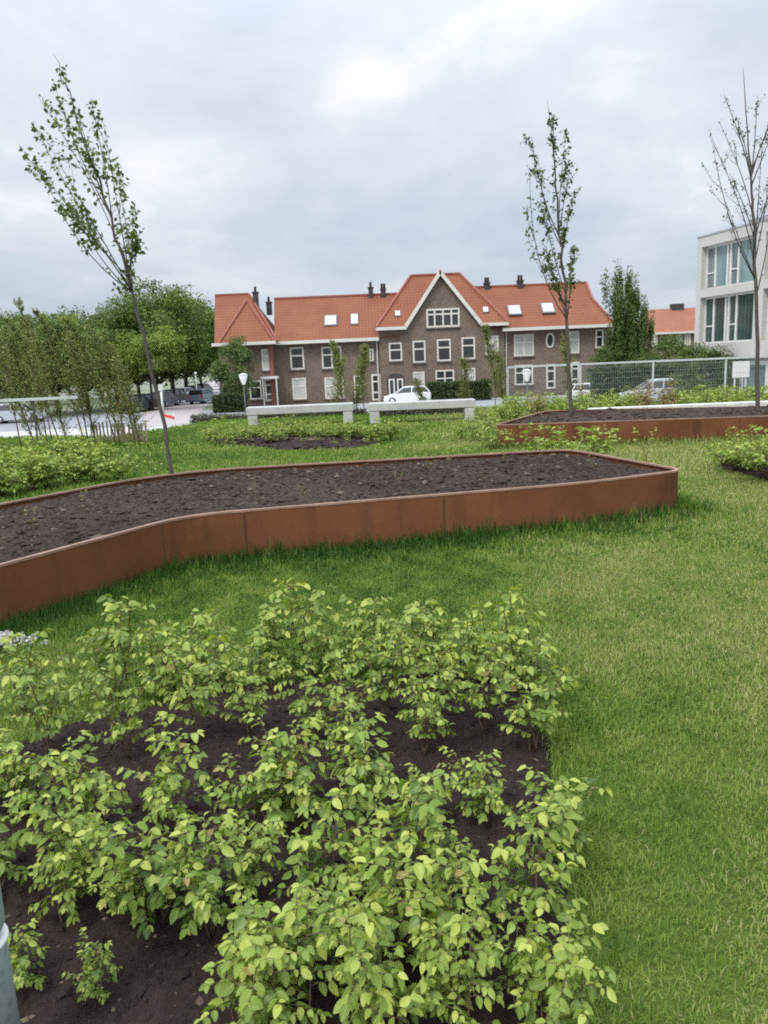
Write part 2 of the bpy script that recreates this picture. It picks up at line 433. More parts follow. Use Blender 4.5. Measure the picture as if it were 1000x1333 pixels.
SKYGLASS = glassy('skylight_glass', (0.55, 0.58, 0.6), (0.75, 0.77, 0.78), 0.1)
TEAL = glassy('teal_window_glass', (0.13, 0.20, 0.20), (0.19, 0.275, 0.275), 0.1)
TEALD = glassy('dark_teal_glass', (0.015, 0.028, 0.026), (0.05, 0.08, 0.07), 0.08, 1.2)
GREYG = glassy('grey_window_glass', (0.10, 0.13, 0.13), (0.19, 0.23, 0.23), 0.1)
CARGLASS = glassy('car_glass', (0.01, 0.012, 0.014), (0.03, 0.035, 0.04), 0.35)
def brick(name, a, b, mortar):
    M = Mat(name); t = M.node('ShaderNodeTexBrick'); M.l.new(M.co((1, 1, 1), (R(90), 0, 0)), t.inputs['Vector'])
    t.inputs['Scale'].default_value = 1.0; t.inputs['Brick Width'].default_value = 0.22; t.inputs['Row Height'].default_value = 0.065
    t.inputs['Mortar Size'].default_value = 0.008
    M.put(t.inputs['Color1'], a); M.put(t.inputs['Color2'], b); M.put(t.inputs['Mortar'], mortar)
    n = M.noise(0.5, 6, 0.7); n2 = M.noise(3.2, 6, 0.8)
    c = M.mix(M.ramp(n, [(0.35, (0, 0, 0)), (0.7, (0.5, 0.5, 0.5))]), t.outputs[0], tuple(x * 0.62 for x in a))
    c = M.mix(M.ramp(n2, [(0.42, (0, 0, 0)), (0.66, (.8, .8, .8))]), c, tuple(x * 1.3 for x in b))
    M.set(c, 0.9, 0, 0.2); return M.m
BRICK = brick('brown_brick', (0.105, 0.074, 0.056), (0.165, 0.120, 0.092), (0.19, 0.165, 0.14))
PLINTH = brick('plinth_brick', (0.10, 0.075, 0.065), (0.14, 0.10, 0.09), (0.18, 0.16, 0.15))
def tiles(name, a, b):
    M = Mat(name); co = M.co()
    w = M.node('ShaderNodeTexWave'); w.wave_type = 'BANDS'; w.bands_direction = 'Z'; w.inputs['Scale'].default_value = 1.25; w.inputs['Distortion'].default_value = 0.3; M.l.new(co, w.inputs['Vector'])
    w2 = M.node('ShaderNodeTexWave'); w2.wave_type = 'BANDS'; w2.bands_direction = 'X'; w2.inputs['Scale'].default_value = 1.1; w2.inputs['Distortion'].default_value = 0.2; M.l.new(co, w2.inputs['Vector'])
    n = M.noise(0.5, 6, 0.65); n2 = M.noise(6, 4, 0.8)
    c = M.ramp(n, [(0.3, a), (0.7, b)])
    c = M.mix(M.math('MULTIPLY', n2, 0.5), c, tuple(x * 0.72 for x in a))
    c = M.mix(M.math('MULTIPLY', w.outputs['Fac'], 0.18), c, tuple(x * 0.55 for x in a))
    M.set(c, 0.75, 0, 0.3); M.bump(M.math('ADD', w.outputs['Fac'], w2.outputs['Fac']), 0.6, 0.05); return M.m
TILE = tiles('orange_roof_tile', (0.205, 0.067, 0.031), (0.275, 0.101, 0.051))
TILE2 = tiles('far_orange_tile', (0.27, 0.10, 0.06), (0.33, 0.135, 0.085))
RIDGE = simple('ridge_tile', (0.25, 0.08, 0.05), 0.8, 0, 0.2, 3)
M = Mat('street_paving'); t = M.node('ShaderNodeTexBrick'); M.l.new(M.co(), t.inputs['Vector']); t.inputs['Scale'].default_value = 1.0
t.inputs['Brick Width'].default_value = 0.3; t.inputs['Row Height'].default_value = 0.1; t.inputs['Mortar Size'].default_value = 0.01
M.put(t.inputs['Color1'], (0.30, 0.26, 0.25)); M.put(t.inputs['Color2'], (0.36, 0.31, 0.30)); M.put(t.inputs['Mortar'], (0.33, 0.30, 0.28))
M.set(M.mix(M.ramp(M.noise(0.25, 5), [(0.4, (0, 0, 0)), (0.7, (0.6, 0.6, 0.6))]), t.outputs[0], (0.36, 0.32, 0.32)), 0.9); PAVE = M.m
M = Mat('pale_pavement'); M.set(M.ramp(M.noise(0.5, 6), [(0.3, (0.38, 0.37, 0.36)), (0.7, (0.47, 0.46, 0.44))]), 0.9); PALE = M.m
M = Mat('far_ground'); M.set(M.ramp(M.noise(0.05, 6), [(0.35, (0.10, 0.14, 0.05)), (0.6, (0.20, 0.20, 0.16))]), 0.95); FARG = M.m
PEBBLE = Mat('pale_pebbles'); PEBBLE.set(PEBBLE.ramp(PEBBLE.attr('rnd'), [(0, (0.20, 0.195, 0.18)), (1, (0.46, 0.45, 0.42))]), 0.8); PEBBLE = PEBBLE.m

# ------------------------------------------------------------------ the ground and the garden
STREET = -1.7
def sheet(name, poly, z, mat, kind='structure'):
    mb = MB(); mb.add([(p[0], p[1], z) for p in poly], [tuple(range(len(poly)))])
    o = mb.build(name, mat); o['kind'] = kind; return o
sheet('ground', [(-900, -300), (900, -300), (900, 1500), (-900, 1500)], STREET, FARG)
sheet('pavement', [(-70, 21), (60, 21), (60, 67), (-70, 67)], STREET + 0.004, PALE)
sheet('street', [(-70, 47), (60, 55.5), (60, 65.3), (-12, 65.3), (-19, 69), (-70, 60)], STREET + 0.008, ASPH)
sheet('side_street', [g(188, 556, STREET), g(245, 552, STREET), g(286, 512, STREET), g(298, 492, STREET), g(286, 492, STREET), g(182, 531, STREET)], STREET + 0.012, PAVE)
GARDEN = [(-30, -6), (30, -6), (30, 27), (9, 26.5), (-5.2, 26.0), (-7.2, 20.5), (-9.5, 21.8), (-30, 22)]
mb = MB(); n = len(GARDEN)
mb.add([(x, y, -0.012) for x, y in GARDEN] + [(x, y, STREET - 0.1) for x, y in GARDEN], [tuple(range(n))], 0)
mb.add([(x, y, -0.012) for x, y in GARDEN] + [(x, y, STREET - 0.1) for x, y in GARDEN], [(i, n + i, n + (i + 1) % n, (i + 1) % n) for i in range(n)], 1)
o = mb.build('lawn', [LAWN, CONC]); o['kind'] = 'structure'

def fillet(pts, rad, seg=7):
    out = []; n = len(pts); pts = [np.asarray(p, float)[:2] for p in pts]
    for i in range(n):
        p = pts[i]; a = pts[i - 1] - p; b = pts[(i + 1) % n] - p
        la, lb = np.linalg.norm(a), np.linalg.norm(b); a /= la; b /= lb
        r = min(rad[i] if hasattr(rad, '__len__') else rad, la * 0.45, lb * 0.45)
        for k in range(seg + 1):
            t = k / seg; out.append((p + a * r) * (1 - t) ** 2 + 2 * p * t * (1 - t) + (p + b * r) * t ** 2)
    return np.array(out)
def offset(poly, d):
    n = len(poly); area = sum(poly[i][0] * poly[(i + 1) % n][1] - poly[(i + 1) % n][0] * poly[i][1] for i in range(n))
    s = 1 if area > 0 else -1; out = []
    for i in range(n):
        a = poly[i] - poly[i - 1]; b = poly[(i + 1) % n] - poly[i]
        a = a / (np.linalg.norm(a) + 1e-9); b = b / (np.linalg.norm(b) + 1e-9)
        t = a + b; t /= (np.linalg.norm(t) + 1e-9); nrm = np.array([-t[1], t[0]]) * s
        out.append(poly[i] + nrm * d / max(0.4, abs(nrm @ (np.array([-a[1], a[0]])))))
    return np.array(out)
PH = 0.42
A = g(0, 735, PH)[:2]; B = g(243, 670, PH)[:2]; C = g(760, 628, PH)[:2]; D = g(893, 611, PH)[:2]; E = g(742, 584, PH)[:2]; Fp = g(225, 613, PH)[:2]; G = g(0, 655, PH)[:2]
P1 = fillet([A + (A - B) * 1.1, B, C, D, E, E + (Fp - E) * 0.5, Fp, G, G + (G - Fp) * 1.3], [0.2, 0.38, 0.5, 0.22, 0.3, 0.5, 1.2, 0.6, 0.2])
H1 = g(643, 553, PH)[:2]; H2 = g(1000, 541, PH)[:2]; H3 = g(712, 534, PH)[:2]; H4 = g(1000, 528, PH)[:2]
P2 = fillet([H1, H1 + (H2 - H1) * 1.8, H4 + (H4 - H3) * 1.0, H3], [0.2, 0.2, 0.2, 0.5])
def planter(poly, label, seams):
    c = poly.mean(0); root = thing('corten_planter', label, 'planter', (c[0], c[1], 0), 'rusty steel planters')
    n = len(poly); ins = offset(poly, 0.012); ins2 = offset(poly, 0.034)
    mb = MB(); v = [(x, y, -0.05) for x, y in poly] + [(x, y, PH - 0.004) for x, y in poly] + [(x, y, PH - 0.004) for x, y in ins] + [(x, y, -0.05) for x, y in ins]
    f = []
    for k in range(3): f += [(k * n + i, k * n + (i + 1) % n, (k + 1) * n + (i + 1) % n, (k + 1) * n + i) for i in range(n)]
    mb.add(v, f)
    w = mb.build('wall', CORTEN, root)
    mb = MB(); o2 = offset(poly, -0.004)
    v = [(x, y, PH - 0.018) for x, y in o2] + [(x, y, PH) for x, y in o2] + [(x, y, PH) for x, y in ins2] + [(x, y, PH - 0.018) for x, y in ins2]
    mb.add(v, f + [(3 * n + i, 3 * n + (i + 1) % n, (i + 1) % n, i) for i in range(n)])
    mb.build('rim', CORTEN_RIM, root)
    for p, q in seams:
        p = np.array(p[:2]); q = np.array(q[:2]); d = (q - p) / np.linalg.norm(q - p); nn = np.array([d[1], -d[0]])
        mb = MB(); a = p + nn * 0.003
        mb.bar((a[0], a[1], 0.0), (a[0], a[1], PH - 0.02), 0.007, 0.006, up=(d[1], -d[0], 0))
        mb.build('seam', DARKB, root)
    return root
s1 = A + (B - A) * 0.83; s2 = B + (C - B) * 0.13; s3 = B + (C - B) * 0.62
planter(P1, 'long rust-brown steel planter of bare soil with rounded right corner, mid lawn', [(s1, B), (s2, C), (s3, C)])
planter(P2, 'rust-brown steel planter farther back on the right, with two thin young trees in it', [(H1 + (H2 - H1) * 0.45, H2), (H1 + (H2 - H1) * 0.9, H2 + (H2 - H1))])

def soil(name, poly, cell, z0, relief, mound, ncrumb, crumb, mat, seed, edge=0.0):
    poly = np.asarray(poly)[:, :2]; lo = poly.min(0); hi = poly.max(0)
    nx = int((hi[0] - lo[0]) / cell) + 2; ny = int((hi[1] - lo[1]) / cell) + 2
    X, Y = np.meshgrid(lo[0] + np.arange(nx) * cell, lo[1] + np.arange(ny) * cell)
    d = polydist(poly, X, Y); ins = inside(poly, X, Y)
    Z = z0 + relief * (fbm(X * 9, Y * 9, seed, 4) - 0.5) * 2 + relief * 0.8 * (vnoise(X / cell / 2.2, Y / cell / 2.2, seed + 9) - 0.5) + mound * np.clip(d / 1.0, 0, 1) + 0.6 * mound * (fbm(X * 1.2, Y * 1.2, seed + 3, 3) - .5)
    if edge: Z = np.where(d < edge, -0.02 + (Z + 0.02) * (d / edge), Z)
    idx = np.arange(nx * ny).reshape(ny, nx)
    ok = ins[:-1, :-1] | ins[1:, 1:] | ins[:-1, 1:] | ins[1:, :-1]
    if not edge: ok = ins[:-1, :-1] & ins[1:, 1:] & ins[:-1, 1:] & ins[1:, :-1]
    else: Z = np.where(ins, Z, -0.03)
    q = np.stack([idx[:-1, :-1], idx[:-1, 1:], idx[1:, 1:], idx[1:, :-1]], -1)[ok].reshape(-1, 4)
    V = np.stack([X, Y, Z], -1).reshape(-1, 3); rn = np.zeros(len(V)) + 0.3
    r = np.random.default_rng(seed)
    # crumbs: small squashed octahedra lying in the soil
    cx = r.uniform(lo[0], hi[0], ncrumb * 3); cyy = r.uniform(lo[1], hi[1], ncrumb * 3)
    k = inside(poly, cx, cyy) & (polydist(poly, cx, cyy) > 0.05); cx, cyy = cx[k][:ncrumb], cyy[k][:ncrumb]
    gi = np.clip(((cyy - lo[1]) / cell).round().astype(int), 0, ny - 1); gj = np.clip(((cx - lo[0]) / cell).round().astype(int), 0, nx - 1)
    cz = Z[gi, gj]; m = len(cx); s = crumb * r.lognormal(0, 0.5, m)
    oc = np.array([(1, 0, 0), (0, 1, 0), (-1, 0, 0), (0, -1, 0), (0, 0, 1), (0, 0, -1)], float)
    vv = oc[None] * r.uniform(0.5, 1.3, (m, 6, 1)) * s[:, None, None]
    vv[..., 0] *= r.uniform(0.6, 2.0, m)[:, None]; vv[..., 2] *= 0.55
    an = r.uniform(0, 6.28, m); ca, sa = np.cos(an)[:, None], np.sin(an)[:, None]
    vx = vv[..., 0] * ca - vv[..., 1] * sa; vy = vv[..., 0] * sa + vv[..., 1] * ca
    cv = np.stack([vx + cx[:, None], vy + cyy[:, None], vv[..., 2] + cz[:, None] + s[:, None] * 0.2], -1).reshape(-1, 3)
    of = np.array([(0, 1, 4), (1, 2, 4), (2, 3, 4), (3, 0, 4), (1, 0, 5), (2, 1, 5), (3, 2, 5), (0, 3, 5)])
    cf = (of[None] + (np.arange(m) * 6)[:, None, None]).reshape(-1, 3) + len(V)
    tri = np.concatenate([q[:, [0, 1, 2]], q[:, [0, 2, 3]], cf])
    me = np_mesh(name, np.concatenate([V, cv]), tri, mat, np.concatenate([rn, np.repeat(r.uniform(0, 1, m) ** 0.8, 6)]))
    me.polygons.foreach_set('use_smooth', np.arange(len(tri)) < 2 * len(q))
    o = link(name, me); o['kind'] = 'structure'
    return lambda x, y: float(Z[int(np.clip(round((y - lo[1]) / cell), 0, ny - 1)), int(np.clip(round((x - lo[0]) / cell), 0, nx - 1))])
soilz1 = soil('planter_soil', offset(P1, 0.014), 0.025, PH - .06, 0.028, 0.07, 14000, 0.012, SOIL2, 3)
soilz2 = soil('planter_soil', offset(P2, 0.014), 0.06, PH - .06, 0.02, 0.10, 3000, 0.02, SOIL2, 5)
BED = [g(752, 1400), g(748, 1250), g(744, 1130), g(728, 1010), g(716, 935), g(700, 885), g(560, 872), g(420, 885), g(300, 890), g(170, 925), g(100, 935), g(50, 960), g(-100, 985), g(-420, 1060), np.array([-2.3, 0.6, 0]), np.array([0.5, 0.6, 0])]
bedz = soil('planting_soil', BED, 0.013, 0.025, 0.024, 0.035, 22000, 0.0048, SOIL, 11, 0.07)
BED2 = fillet([g(930, 608), g(1000, 627), g(1150, 650), g(1200, 590), g(1000, 590), g(945, 596)], 0.3)
bed2z = soil('planting_soil', BED2, 0.03, 0.03, 0.015, 0.05, 1500, 0.012, SOIL, 12, 0.1)
BED3 = fillet([g(290, 578), g(375, 587), g(470, 584), g(500, 575), g(470, 566), g(330, 567), g(262, 572)], 0.3)
bed3z = soil('planting_soil', BED3, 0.06, 0.03, 0.02, 0.05, 1500, 0.02, SOIL, 13, 0.15)

# ------------------------------------------------------------------ grass
def grass(zones):
    r = np.random.default_rng(21); V = []; RN = []; Fq = []; base = 0
    excl = [offset(P1, -0.01), P2, BED, BED2, BED3]
    for (y0, y1, dens, wid, ln) in zones:
        wmax = 0.66 * y1 + 1.2; N = int(dens * (y1 - y0) * 2 * wmax)
        y = r.uniform(y0, y1, N); x = r.uniform(-wmax, wmax, N)
        k = (np.abs(x) < 0.66 * y + 1.2) & inside(GARDEN, x, y)
        x, y = x[k], y[k]
        bedd = polydist(BED, x, y) if y0 < 6 else np.full(len(x), 9.0)
        for i, p in enumerate(excl):
            if p is BED: keep = ~inside(p, x, y) | ((bedd < 0.05) & (r.uniform(0, 1, len(x)) < 0.5))
            else: keep = ~inside(p, x, y)
            x, y, bedd = x[keep], y[keep], bedd[keep]
        # patches of thinner turf
        patch = fbm(x * 0.9, y * 0.9, 40, 4); dry = .47 + .65 * (fbm(x * 0.75 + 3, y * 0.75, 60, 4) - .47) + 0.19 * np.clip((x - 1.0) / 1.5, -0.6, 1.0) + 0.06 * np.clip((3.6 - y) / 2, 0, 1)
        dp = polydist(P1, x, y) if y0 < 14 else np.full(len(x), 9.0)
        dp2 = polydist(P2, x, y) if y0 > 6 else np.full(len(x), 9.0)
        near = np.exp(-(np.minimum(dp, dp2) / 0.22) ** 1.4)
        lush = np.exp(-(dp / 0.5) ** 1.6) + 0.5 * np.exp(-(dp2 / 0.5) ** 1.5)
        n = len(x)
        L = ln * r.uniform(0.55, 1.25, n) * (0.8 + 0.6 * patch) * (1 + 2.2 * near * r.uniform(0.3, 1.2, n))
        L *= 1 + 0.9 * np.exp(-(bedd / 0.10) ** 2) * r.uniform(0, 1, n)
        W = wid * r.uniform(0.7, 1.3, n)
        an = r.uniform(0, 6.283, n); lean = np.abs(r.normal(0.85, 0.42, n)) * np.clip(1 - .6 * lush, .3, 1)
        dx, dy = np.cos(an), np.sin(an); sx, sy = -dy, dx
        b = np.stack([x, y, np.full(n, -0.006)], 1)
        mid = b + np.stack([dx * L * 0.45 * np.sin(lean * 0.6), dy * L * 0.45 * np.sin(lean * 0.6), L * 0.55 * np.cos(lean * 0.6)], 1)
        tip = mid + np.stack([dx * L * 0.5 * np.sin(lean * 1.5), dy * L * 0.5 * np.sin(lean * 1.5), L * 0.5 * np.cos(lean * 1.5)], 1)
        side = np.stack([sx * W / 2, sy * W / 2, np.zeros(n)], 1)
        v = np.stack([b - side, b + side, mid + side * 0.8, mid - side * 0.8, tip], 1)
        straw = r.uniform(0, 1, n) < np.clip((dry - 0.47) * 2.4, 0.02, 0.6) * (1 - np.clip(lush, 0, 1))
        clump = fbm(x * 7, y * 7, 90, 3); L *= .65 + .75 * clump
        c = 0.36 + 0.7 * (dry - 0.47) + .75 * (.44 - clump) + r.normal(0, 0.12, n) - 0.46 * np.clip(lush, 0, 1) + 0.10 * (patch - 0.47)
        c = np.where(straw, r.uniform(0.7, 1.0, n), np.clip(c, 0.0, 0.78))
        V.append(v.reshape(-1, 3)); RN.append(np.repeat(c, 5))
        ids = np.arange(n)[:, None] * 5 + base
        Fq.append(np.concatenate([ids + [0, 1, 2], ids + [0, 2, 3], ids + [3, 2, 4]])); base += 5 * n
    me = np_mesh('grass', np.concatenate(V), np.concatenate(Fq), GRASS, np.concatenate(RN))
    o = link('grass', me); tag(o, 'short green lawn grass with dry yellow patches around beds and planters', 'grass', kind='stuff')
grass([(0.8, 3.0, 12500, 0.0034, 0.028), (3.0, 6.0, 9500, 0.0045, 0.036), (6.0, 10.0, 4200, 0.007, 0.045), (10.0, 16.0, 1100, 0.013, 0.06), (16.0, 26.5, 320, 0.026, 0.08)])
# pale pebbles by the near corner of the planter
r = np.random.default_rng(5); mb = MB(); c0 = g(8, 838)
for i in range(420):
    p = c0 + np.array([r.normal(-0.08, 0.12), r.normal(0.0, 0.055), 0]); p[2] = .03 * math.exp(-((p[0] - c0[0] + .06) / .15) ** 2); s = r.uniform(0.012, 0.03)
    a = r.uniform(0, 6.28); q = []
    for (u, v_, w) in [(1, 0, 0), (.6, .6, .1), (0, 1, 0), (-.6, .6, 0), (-1, 0, 0), (-.6, -.6, .1), (0, -1, 0), (.6, -.6, 0)]:
        q.append(p + s * np.array([u * math.cos(a) - v_ * math.sin(a) * .7, u * math.sin(a) + v_ * math.cos(a) * .7, .25 + w]))
    q += [p + (0, 0, s * .8), p + (0, 0, -s * .2)]
    mb.add(q, [(k, (k + 1) % 8, 8) for k in range(8)] + [((k + 1) % 8, k, 9) for k in range(8)], 0, True, r.uniform())
o = mb.build('gravel', PEBBLE); tag(o, 'heap of pale pebbles beside the near end of the steel planter', 'gravel', kind='stuff')

# ------------------------------------------------------------------ leaves and shrubs
def leaf_template(hi):
    if hi:
        u = np.array([0, .14, .34, .56, .78, .92, 1.0]); w = np.array([.02, .20, .30, .30, .205, .09, .0])
        V = []
        for a, b in zip(u, w):
            for s in (-1, 0, 1): V.append((a, s * b, abs(s) * b * 0.32 - 0.30 * a * a + (0.03 if s else 0) * math.sin(a * 20)))
        Fc = []
        for i in range(6):
            for j in range(2): a = i * 3 + j; Fc.append((a, a + 3, a + 4, a + 1))
        V = np.array(V); uv = np.stack([V[:, 0], V[:, 1], V[:, 2] * 0], 1); return V, np.array(Fc), uv
    V = np.array([(0, 0, 0), (.45, -.33, .06), (.45, .33, .06), (1, 0, -.12)]); return V, np.array([(0, 1, 3, 2)]), V * (1, 1, 0)
LHI, LLO = leaf_template(True), leaf_template(False)
def leaves_mesh(name, pos, dirs, nrm, size, rnd, mat, T):
    V, Fc, uv = T; pos = np.asarray(pos); d = np.asarray(dirs, float); d /= np.linalg.norm(d, axis=1)[:, None] + 1e-9
    nr = np.asarray(nrm, float); nr = nr - d * (nr * d).sum(1)[:, None]; nr /= np.linalg.norm(nr, axis=1)[:, None] + 1e-9
    s = np.cross(nr, d); size = np.asarray(size)[:, None, None]
    P = pos[:, None] + size * (V[None, :, 0:1] * d[:, None] + V[None, :, 1:2] * s[:, None] + V[None, :, 2:3] * nr[:, None])
    m = len(pos); k = len(V)
    Fa = (Fc[None] + (np.arange(m) * k)[:, None, None]).reshape(-1, Fc.shape[1])
    return np_mesh(name, P.reshape(-1, 3), Fa, mat, np.repeat(rnd, k), np.tile(uv, (m, 1)), True)
def unit(v): v = np.asarray(v, float); return v / (np.linalg.norm(v) + 1e-9)
def curve(p, d, L, n, bend, r):
    pts = [np.array(p, float)]; d = unit(d)
    for i in range(n):
        d = unit(d + np.asarray(bend) / n + r.normal(0, 0.08, 3)); pts.append(pts[-1] + d * L / n)
    return pts
def shrub_proto(seed, h, nst, leaf, step, T, mat, spread=0.5, lat=0.17, name='shrub', drop=0.15, cat='shrub', loc=(0, 0, -50)):
    r = np.random.default_rng(seed); st = MB(); P = []; Dd = []; Nn = []; S = []; Rn = []
    def leafat(p, tdir, side, sc, b):
        out = unit(tdir * r.uniform(0.35, 0.8) + side * r.uniform(0.7, 1.0) + np.array([0, 0, r.uniform(-0.65, 0.15)]))
        n = unit(np.array([0, 0, 1.0]) + r.normal(0, 0.42, 3)); P.append(p); Dd.append(out); Nn.append(n)
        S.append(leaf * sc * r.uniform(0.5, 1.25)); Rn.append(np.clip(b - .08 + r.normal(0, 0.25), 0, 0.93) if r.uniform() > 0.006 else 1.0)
    for k in range(nst):
        a = 6.283 * k / nst + r.uniform(-.6, .6); hh = h * r.uniform(0.62, 1.0) * (1.0 if k else 1.05)
        sp = spread * r.uniform(0.5, 1.2) * (1 if k else 0.25)
        pts = curve((r.normal(0, .012), r.normal(0, .012), 0), (sp * math.cos(a), sp * math.sin(a), 1), hh, 9, (0.35 * math.cos(a) * sp, .35 * math.sin(a) * sp, 0.1), r)
        st.tube(pts, np.linspace(0.0042, 0.0012, 10) * (h / 0.45), 5)
        az = r.uniform(0, 6.28); t = r.uniform(0.2, 0.32)
        while t < 1.0:
            i = min(int(t * 9), 8); p = pts[i] + (pts[i + 1] - pts[i]) * (t * 9 - i)
            az += math.pi + r.normal(0, 0.7)
            L = lat * (1.15 - 0.75 * t) * r.uniform(0.6, 1.25); dd = np.array([math.cos(az), math.sin(az), r.uniform(0.3, 0.9)])
            tw = curve(p, dd, L, 5, (0, 0, -0.45), r); st.tube(tw, np.linspace(0.0018, 0.0007, 6) * (h / 0.45), 4)
            n = max(2, int(L / step)); hd = unit(np.cross(unit(tw[-1] - tw[0]), (0, 0, 1)))
            for j in range(n):
                q = (j + 1) / n * 5; ii = min(int(q), 4); pp = tw[ii] + (tw[ii + 1] - tw[ii]) * min(q - ii, 1)
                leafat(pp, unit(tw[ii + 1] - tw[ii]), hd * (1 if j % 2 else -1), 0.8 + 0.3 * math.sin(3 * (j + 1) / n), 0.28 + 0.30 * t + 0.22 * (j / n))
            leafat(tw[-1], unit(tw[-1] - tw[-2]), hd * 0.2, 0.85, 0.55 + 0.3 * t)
            t += step * 1.7 / hh * r.uniform(0.8, 1.3)
        for j in range(6):
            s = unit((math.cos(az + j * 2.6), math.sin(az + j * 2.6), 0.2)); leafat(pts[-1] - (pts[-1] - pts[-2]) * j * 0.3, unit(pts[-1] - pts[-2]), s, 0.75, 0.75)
    root = thing(name, 'x', cat, loc)
    st.build('stem', TWIG, root, np.zeros(3))
    link('foliage', leaves_mesh('foliage', P, Dd, Nn, S, np.array(Rn), mat, T), root)
    return root
def drop_proto(o):
    for k in KIDS.get(o.name, []): bpy.data.objects.remove(k)
    bpy.data.objects.remove(o)
ORD = ['first', 'second', 'third', 'fourth', 'fifth', 'sixth', 'seventh', 'eighth', 'ninth', 'tenth', 'eleventh', 'twelfth', 'thirteenth', 'fourteenth', 'fifteenth', 'sixteenth', 'seventeenth', 'eighteenth', 'nineteenth', 'twentieth']

# the near bed of young hornbeams, row by row
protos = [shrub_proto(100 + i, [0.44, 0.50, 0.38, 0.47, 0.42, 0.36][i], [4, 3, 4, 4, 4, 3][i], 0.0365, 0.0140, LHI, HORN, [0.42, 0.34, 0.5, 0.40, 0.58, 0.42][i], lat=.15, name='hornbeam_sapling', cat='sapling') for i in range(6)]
ROWS = [
 ('back row', [(685, 908, 1.22), (640, 893, 1.0), (588, 888, 1.05), (530, 885, 1.08), (472, 885, 1.05), (412, 890, 1.25), (350, 893, 1.05), (285, 903, 1.08), (220, 912, 1.0), (155, 918, 1.22), (35, 925, .95)]),
 ('second row', [(690, 985, 1.0), (632, 955, .95), (575, 955, 1.0), (548, 1000, .8), (500, 950, .95), (455, 1005, .8), (410, 972, .95), (330, 965, .9), (265, 985, 1.08), (175, 1000, .85), (75, 990, .95)]),
 ('third row', [(715, 1085, .95), (640, 1050, .75), (565, 1070, .65), (490, 1055, 1.0), (400, 1065, 1.0), (335, 1085, .95), (230, 1070, .95), (130, 1080, .95), (50, 1050, .95), (-20, 1050, 1.0)]),
 ('fourth row', [(705, 1190, .88), (600, 1150, .62), (520, 1160, 1.0), (440, 1150, .95), (330, 1150, .72), (215, 1165, 1.0), (110, 1145, .9), (0, 1125, .95)]),
 ('fifth row', [(685, 1275, .75), (590, 1240, .88), (505, 1250, 1.0), (440, 1220, .85), (365, 1260, .8), (275, 1190, .9), (180, 1160, .62), (95, 1175, .7)]),
 ('front row', [(715, 1395, .75), (610, 1370, .72), (500, 1390, .88), (400, 1360, .85), (330, 1400, .85), (140, 1335, .40), (45, 1310, .5)]),
]
first = set(); k = 0
tallp = shrub_proto(120, 0.55, 2, 0.05, 0.03, LHI, HORN, 0.25, 0.10, name='hornbeam_sapling', cat='sapling')
for px, py, sc, lab in [(232, 900, 1.05, 'tall thin hornbeam shoot rising above the left part of the near bed'), (372, 880, 1.15, 'tallest thin hornbeam shoot rising above the back of the near bed'), (652, 885, .95, 'tall thin hornbeam shoot near the right end of the near bed'), (515, 880, .85, 'tall thin hornbeam shoot at the middle of the near bed back edge')]:
    p = g(px, py); copy_thing(tallp, (p[0], p[1], 0), random.uniform(0, 6.28), sc, lab, 'hornbeam saplings in the near bed')
drop_proto(tallp)
for rname, row in ROWS:
    for j, (px, py, sc) in enumerate(row):
        py += {'third row': 22, 'fourth row': 45, 'fifth row': 52, 'front row': 0}.get(rname, 0) if sc > .6 else 0
        p = g(px + random.uniform(-9, 9), py + random.uniform(-9, 9)); z = bedz(p[0], p[1]) if inside(BED, p[:1], p[1:2])[0] else 0.0
        lab = f'hornbeam sapling, {ORD[j]} from the lawn edge in the {rname} of the near soil bed'
        if rname == 'back row' and j == len(row) - 1: lab = 'low hornbeam sapling at the left end of the near bed beside the pale pebbles'
        if rname == 'front row' and j == 5: lab = 'tiny sparse hornbeam seedling on bare soil near the grey metal post'
        if rname == 'front row' and j == 6: lab = 'small hornbeam sapling right beside the grey metal post'
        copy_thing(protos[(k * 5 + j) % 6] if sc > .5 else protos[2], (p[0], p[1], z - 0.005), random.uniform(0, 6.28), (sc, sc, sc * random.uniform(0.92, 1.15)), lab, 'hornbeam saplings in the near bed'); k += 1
for o in protos: drop_proto(o)

# ------------------------------------------------------------------ mid-distance shrubs
sp = [shrub_proto(200 + i, 0.62, 7, 0.075, 0.034, LLO, SHRUB, 0.6, 0.22, name='garden_shrub', cat='shrub') for i in range(4)]
spd = [shrub_proto(230 + i, 0.60, 11, 0.062, 0.024, LLO, SHRUB, 0.75, 0.22, name='garden_shrub', cat='shrub') for i in range(3)]
spc = [shrub_proto(250 + i, 0.75, 8, 0.07, 0.032, LLO, COPPER, 0.5, 0.2, name='copper_shrub', cat='shrub') for i in range(2)]
sps = [shrub_proto(270 + i, 0.55, 2, 0.05, 0.05, LLO, SHRUB, 0.25, 0.10, name='thin_seedling', cat='seedling') for i in range(3)]
def put(pr, px, py, sc, lab, grp, z=0.0, tall=1.0):
    p = g(px, py, z); return copy_thing(random.choice(pr), p, random.uniform(0, 6.28), (sc, sc, sc * tall), lab, grp)
# bush at the right edge of the lawn
for px, py, sc, lab in [(958, 612, .95, 'bright green bush on a dark soil patch, at the left end of its clump'), (1000, 622, 1.15, 'bright green bush on the soil patch at the right edge of the lawn'), (1045, 628, 1.0, 'bright green bush beyond the right edge of the lawn soil patch'), (985, 604, 1.0, 'bright green bush at the back of the clump on the right soil patch'), (940, 606, .6, 'small low bush at the tip of the right soil patch'), (1035, 606, 1.1, 'bright green bush behind the others on the right soil patch')]:
    put(spd, px, py, sc, lab, 'bushes on the right soil patch', bed2z(*g(px, py)[:2]) if px < 1100 else 0)
